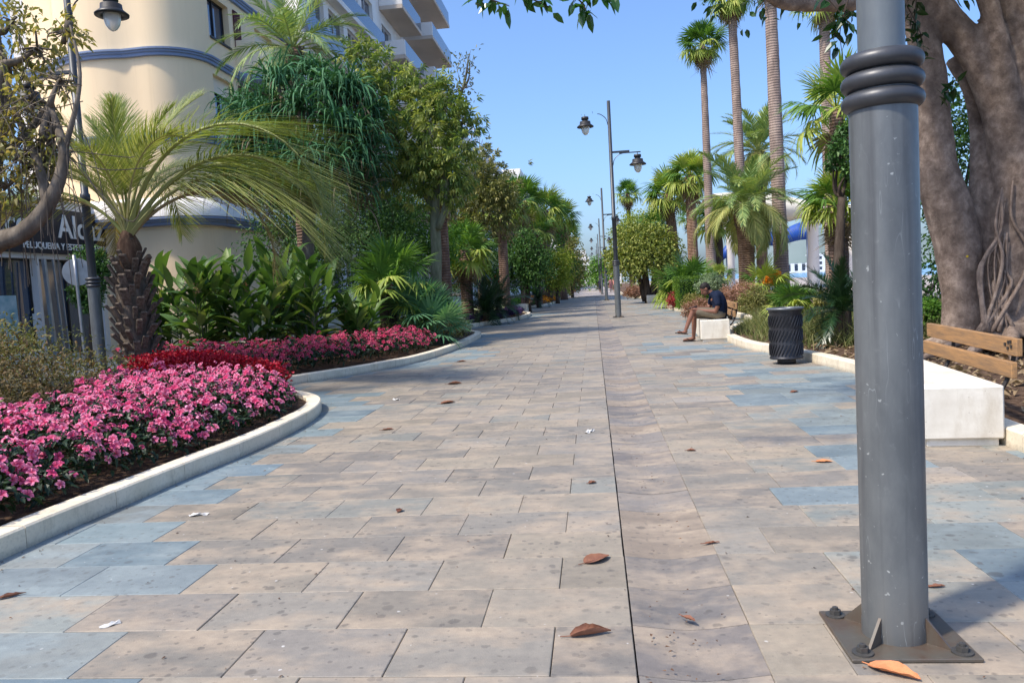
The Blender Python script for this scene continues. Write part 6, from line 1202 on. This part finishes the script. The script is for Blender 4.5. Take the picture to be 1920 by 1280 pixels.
# round sign seen from behind, drain pipes by shop
q = np.array(at(158, 640, 15.5, 0.)); q2 = D(142, 510, 15.5); t = thing('round_road_sign', 'round traffic sign seen from behind on a leaning pale pole', 'sign', (q[0], q[1], -.1)); dx = q2[0]-q[0]
mb = MB(); tube(mb, [(0, 0, -.05), (dx*1.15, 0, q2[2]+.45)], .035, 10, 6); mb.obj('pole', M['metal'], t, True)
mb = MB(); lathe(mb, [(.001, 0), (.28, 0), (.285, .012), (.28, .024), (.001, .024)], 28); mb.obj('disc', M['metal'], t, loc=(dx, .05, q2[2]+.1), rot=(rad(-90), 0, rad(25)))
for i, (px, w, lb) in enumerate(((95, .05, 'pale door jamb strip leaning by the shop entrance'), (112, .025, 'thin pale pole by the shop entrance'), (122, .018, 'thinnest pale pole by the shop entrance'))):
    q = XP(px, 560, -15.6); mb = MB(); box(mb, (-w, -w, 0), (w, w, 2.9), .005); mb.obj('pale_pole', M['metal'], None, loc=(q[0], q[1], -.0), rot=(0, rad(-2), 0), label=lb, cat='pole')

# ================================================================== LITTER ON THE PAVING
def dry_leaf(label, px, py, L, Wd, rz, mat, curl, seed):
    q = G(px, py); g = np.random.default_rng(seed); k, m = 13, 7; u = np.linspace(0, 1, k); v = np.linspace(-1, 1, m); V = []
    for i, a in enumerate(u):
        w = Wd*.5*math.sin(min(1, a*.96+.03)**.8*PI)**.8+.001; ph = curl*(.6+.6*a)
        for b_ in v:
            x = (a-.5)*L
            if abs(ph) > .05: R_ = w/ph; y = R_*math.sin(b_*ph); z = R_*(1-math.cos(b_*ph))
            else: y = b_*w; z = 0
            V.append((x, y+.02*L*math.sin(a*3), z+.03*L*a*a+.0016*g.normal()*abs(b_)+.002))
    mb = MB(); Q = [(i*m+j, i*m+j+1, (i+1)*m+j+1, (i+1)*m+j) for i in range(k-1) for j in range(m-1)]; mb.add(V, Q)
    t = thing('fallen_leaf', label, 'leaf', (q[0], q[1], .002), rz, 'dry leaves fallen on the paving'); mb.obj('blade', M[mat], t, True)
    mb = MB(); tube(mb, [(-.5*L-.25*L, .02*L, .004), (-.5*L, 0, .004), (0, .012*L, .003), (.48*L, .0, .03*L+.003)], [.002, .0022, .0018, .0008], 5, 12); mb.obj('midrib', M[mat], t)
dry_leaf('broad half-curled brown leaf lying across a paving slab', 1120, 1050, .15, .1, rad(38), 'l_pavedry', .75, 1); dry_leaf('rolled-up dark brown leaf on the paving before the drain slot', 1108, 1190, .16, .09, rad(12), 'l_pavedry', 2.2, 2)
dry_leaf('small twisted brown leaf in the dished channel', 1291, 1161, .07, .03, rad(-50), 'l_pavedry', 1.2, 3); dry_leaf('pale orange leaf touching the rusty base plate', 1676, 1262, .17, .085, rad(-42), 'l_paveor', 1.1, 4); dry_leaf('orange-brown leaf on the bluish slabs before the bench', 1545, 866, .11, .07, rad(-15), 'l_paveor', .7, 5)
dry_leaf('curled brown leaf on the blue slabs at the kerb', 20, 1119, .13, .04, rad(35), 'l_pavedry', 1.8, 6); dry_leaf('dark curled leaf on the paving beyond the red flowers', 853, 720, .2, .12, rad(0), 'l_pavedry', 1.5, 7); dry_leaf('reddish curled leaf on the paving in line with the pink flower tip', 840, 756, .18, .11, rad(25), 'l_pavedry', 1.2, 8)
dry_leaf('small dark leaf fragment in the middle of the tan slabs', 750, 958, .06, .05, rad(80), 'l_pavedry', 1.4, 9); dry_leaf('dark leaf fragment beside the drain slot', 1111, 906, .06, .05, rad(20), 'l_pavedry', 1.5, 10); dry_leaf('reddish leaf fragment beside the dished channel', 1296, 845, .07, .05, rad(-20), 'l_pavedry', 1.2, 11)
dry_leaf('thin pale twig-like leaf right of the channel', 1335, 1019, .08, .025, rad(10), 'l_pavedry', 1.3, 12); dry_leaf('brown leaf on the paving beside the bin', 1490, 735, .12, .07, rad(40), 'l_pavedry', 1., 13); dry_leaf('narrow brown leaf at the blue slabs by the pink flower tip', 728, 806, .12, .05, rad(5), 'l_pavedry', 1.4, 14); dry_leaf('flat brown leaf beyond the rose flower kerb', 865, 678, .18, .1, rad(0), 'l_pavedry', 1.0, 15); dry_leaf('small brown leaf behind the rusty base plate', 1756, 1101, .07, .03, rad(0), 'l_pavedry', 1.2, 16)
def scrap(label, px, py, s, seed):
    q = G(px, py); g = np.random.default_rng(seed); n = 6; V = [((i/(n-1)-.5)*s*1.6+g.normal(0, s*.06), (j/(n-1)-.5)*s*.6+g.normal(0, s*.06), abs(g.normal(0, s*.14))+.002) for i in range(n) for j in range(n)]
    mb = MB(); mb.add(V, [(i*n+j, i*n+j+1, (i+1)*n+j+1, (i+1)*n+j) for i in range(n-1) for j in range(n-1)]); mb.obj('paper_scrap', M['paper'], None, loc=(q[0], q[1], 0), rot=(0, 0, g.uniform(0, 3)), label=label, cat='litter')
scrap('crumpled white scrap on the blue slabs nearest the kerb joint', 206, 1172, .05, 1); scrap('flattened pale scrap where blue slabs meet tan slabs', 374, 966, .07, 2); scrap('white scrap on the paving beside the drain slot', 1105, 810, .08, 3); scrap('small white scrap near the pink flower tip', 742, 750, .07, 4)

g = np.random.default_rng(61); N = 700; yy = 2.4+16*g.uniform(0, 1, N)**1.6; w_ = g.integers(0, 4, N); xx = np.where(w_ == 0, left_edge(yy)+np.abs(g.normal(0, .12, N))+.02, np.where(w_ == 1, right_edge(yy)-np.abs(g.normal(0, .12, N))-.02, np.where(w_ == 2, XD+g.normal(.2, .12, N), g.uniform(-3, 2.6, N))))
mb = MB(); s_ = g.uniform(.006, .022, N); leaves(mb, np.c_[xx, yy, np.full(N, .004)], np.c_[g.normal(0, 1, (N, 2)), np.zeros(N)], np.c_[g.normal(0, .25, (N, 2)), np.ones(N)], s_, s_*.5, g.uniform(0, 1, N), .2, .0); mb.obj('leaf_crumbs', M['l_crumb'], kind='stuff', label='crushed leaf crumbs scattered over the paving and along kerbs', cat='leaf litter')
# ================================================================== TIDY: put each thing's empty at its base
bpy.context.view_layer.update()
for o in list(COL.objects):
    if o.type == 'EMPTY' and o.parent is None and o.location.length < 1e-6 and o.children:
        lo = Vector((1e9,)*3); hi = -lo
        for c in o.children:
            for v in c.bound_box:
                w_ = c.matrix_world @ Vector(v); lo = Vector(map(min, lo, w_)); hi = Vector(map(max, hi, w_))
        base = Vector(((lo.x+hi.x)/2, (lo.y+hi.y)/2, max(lo.z, -.2)))
        o.location = base
        for c in o.children: c.location = c.location-base
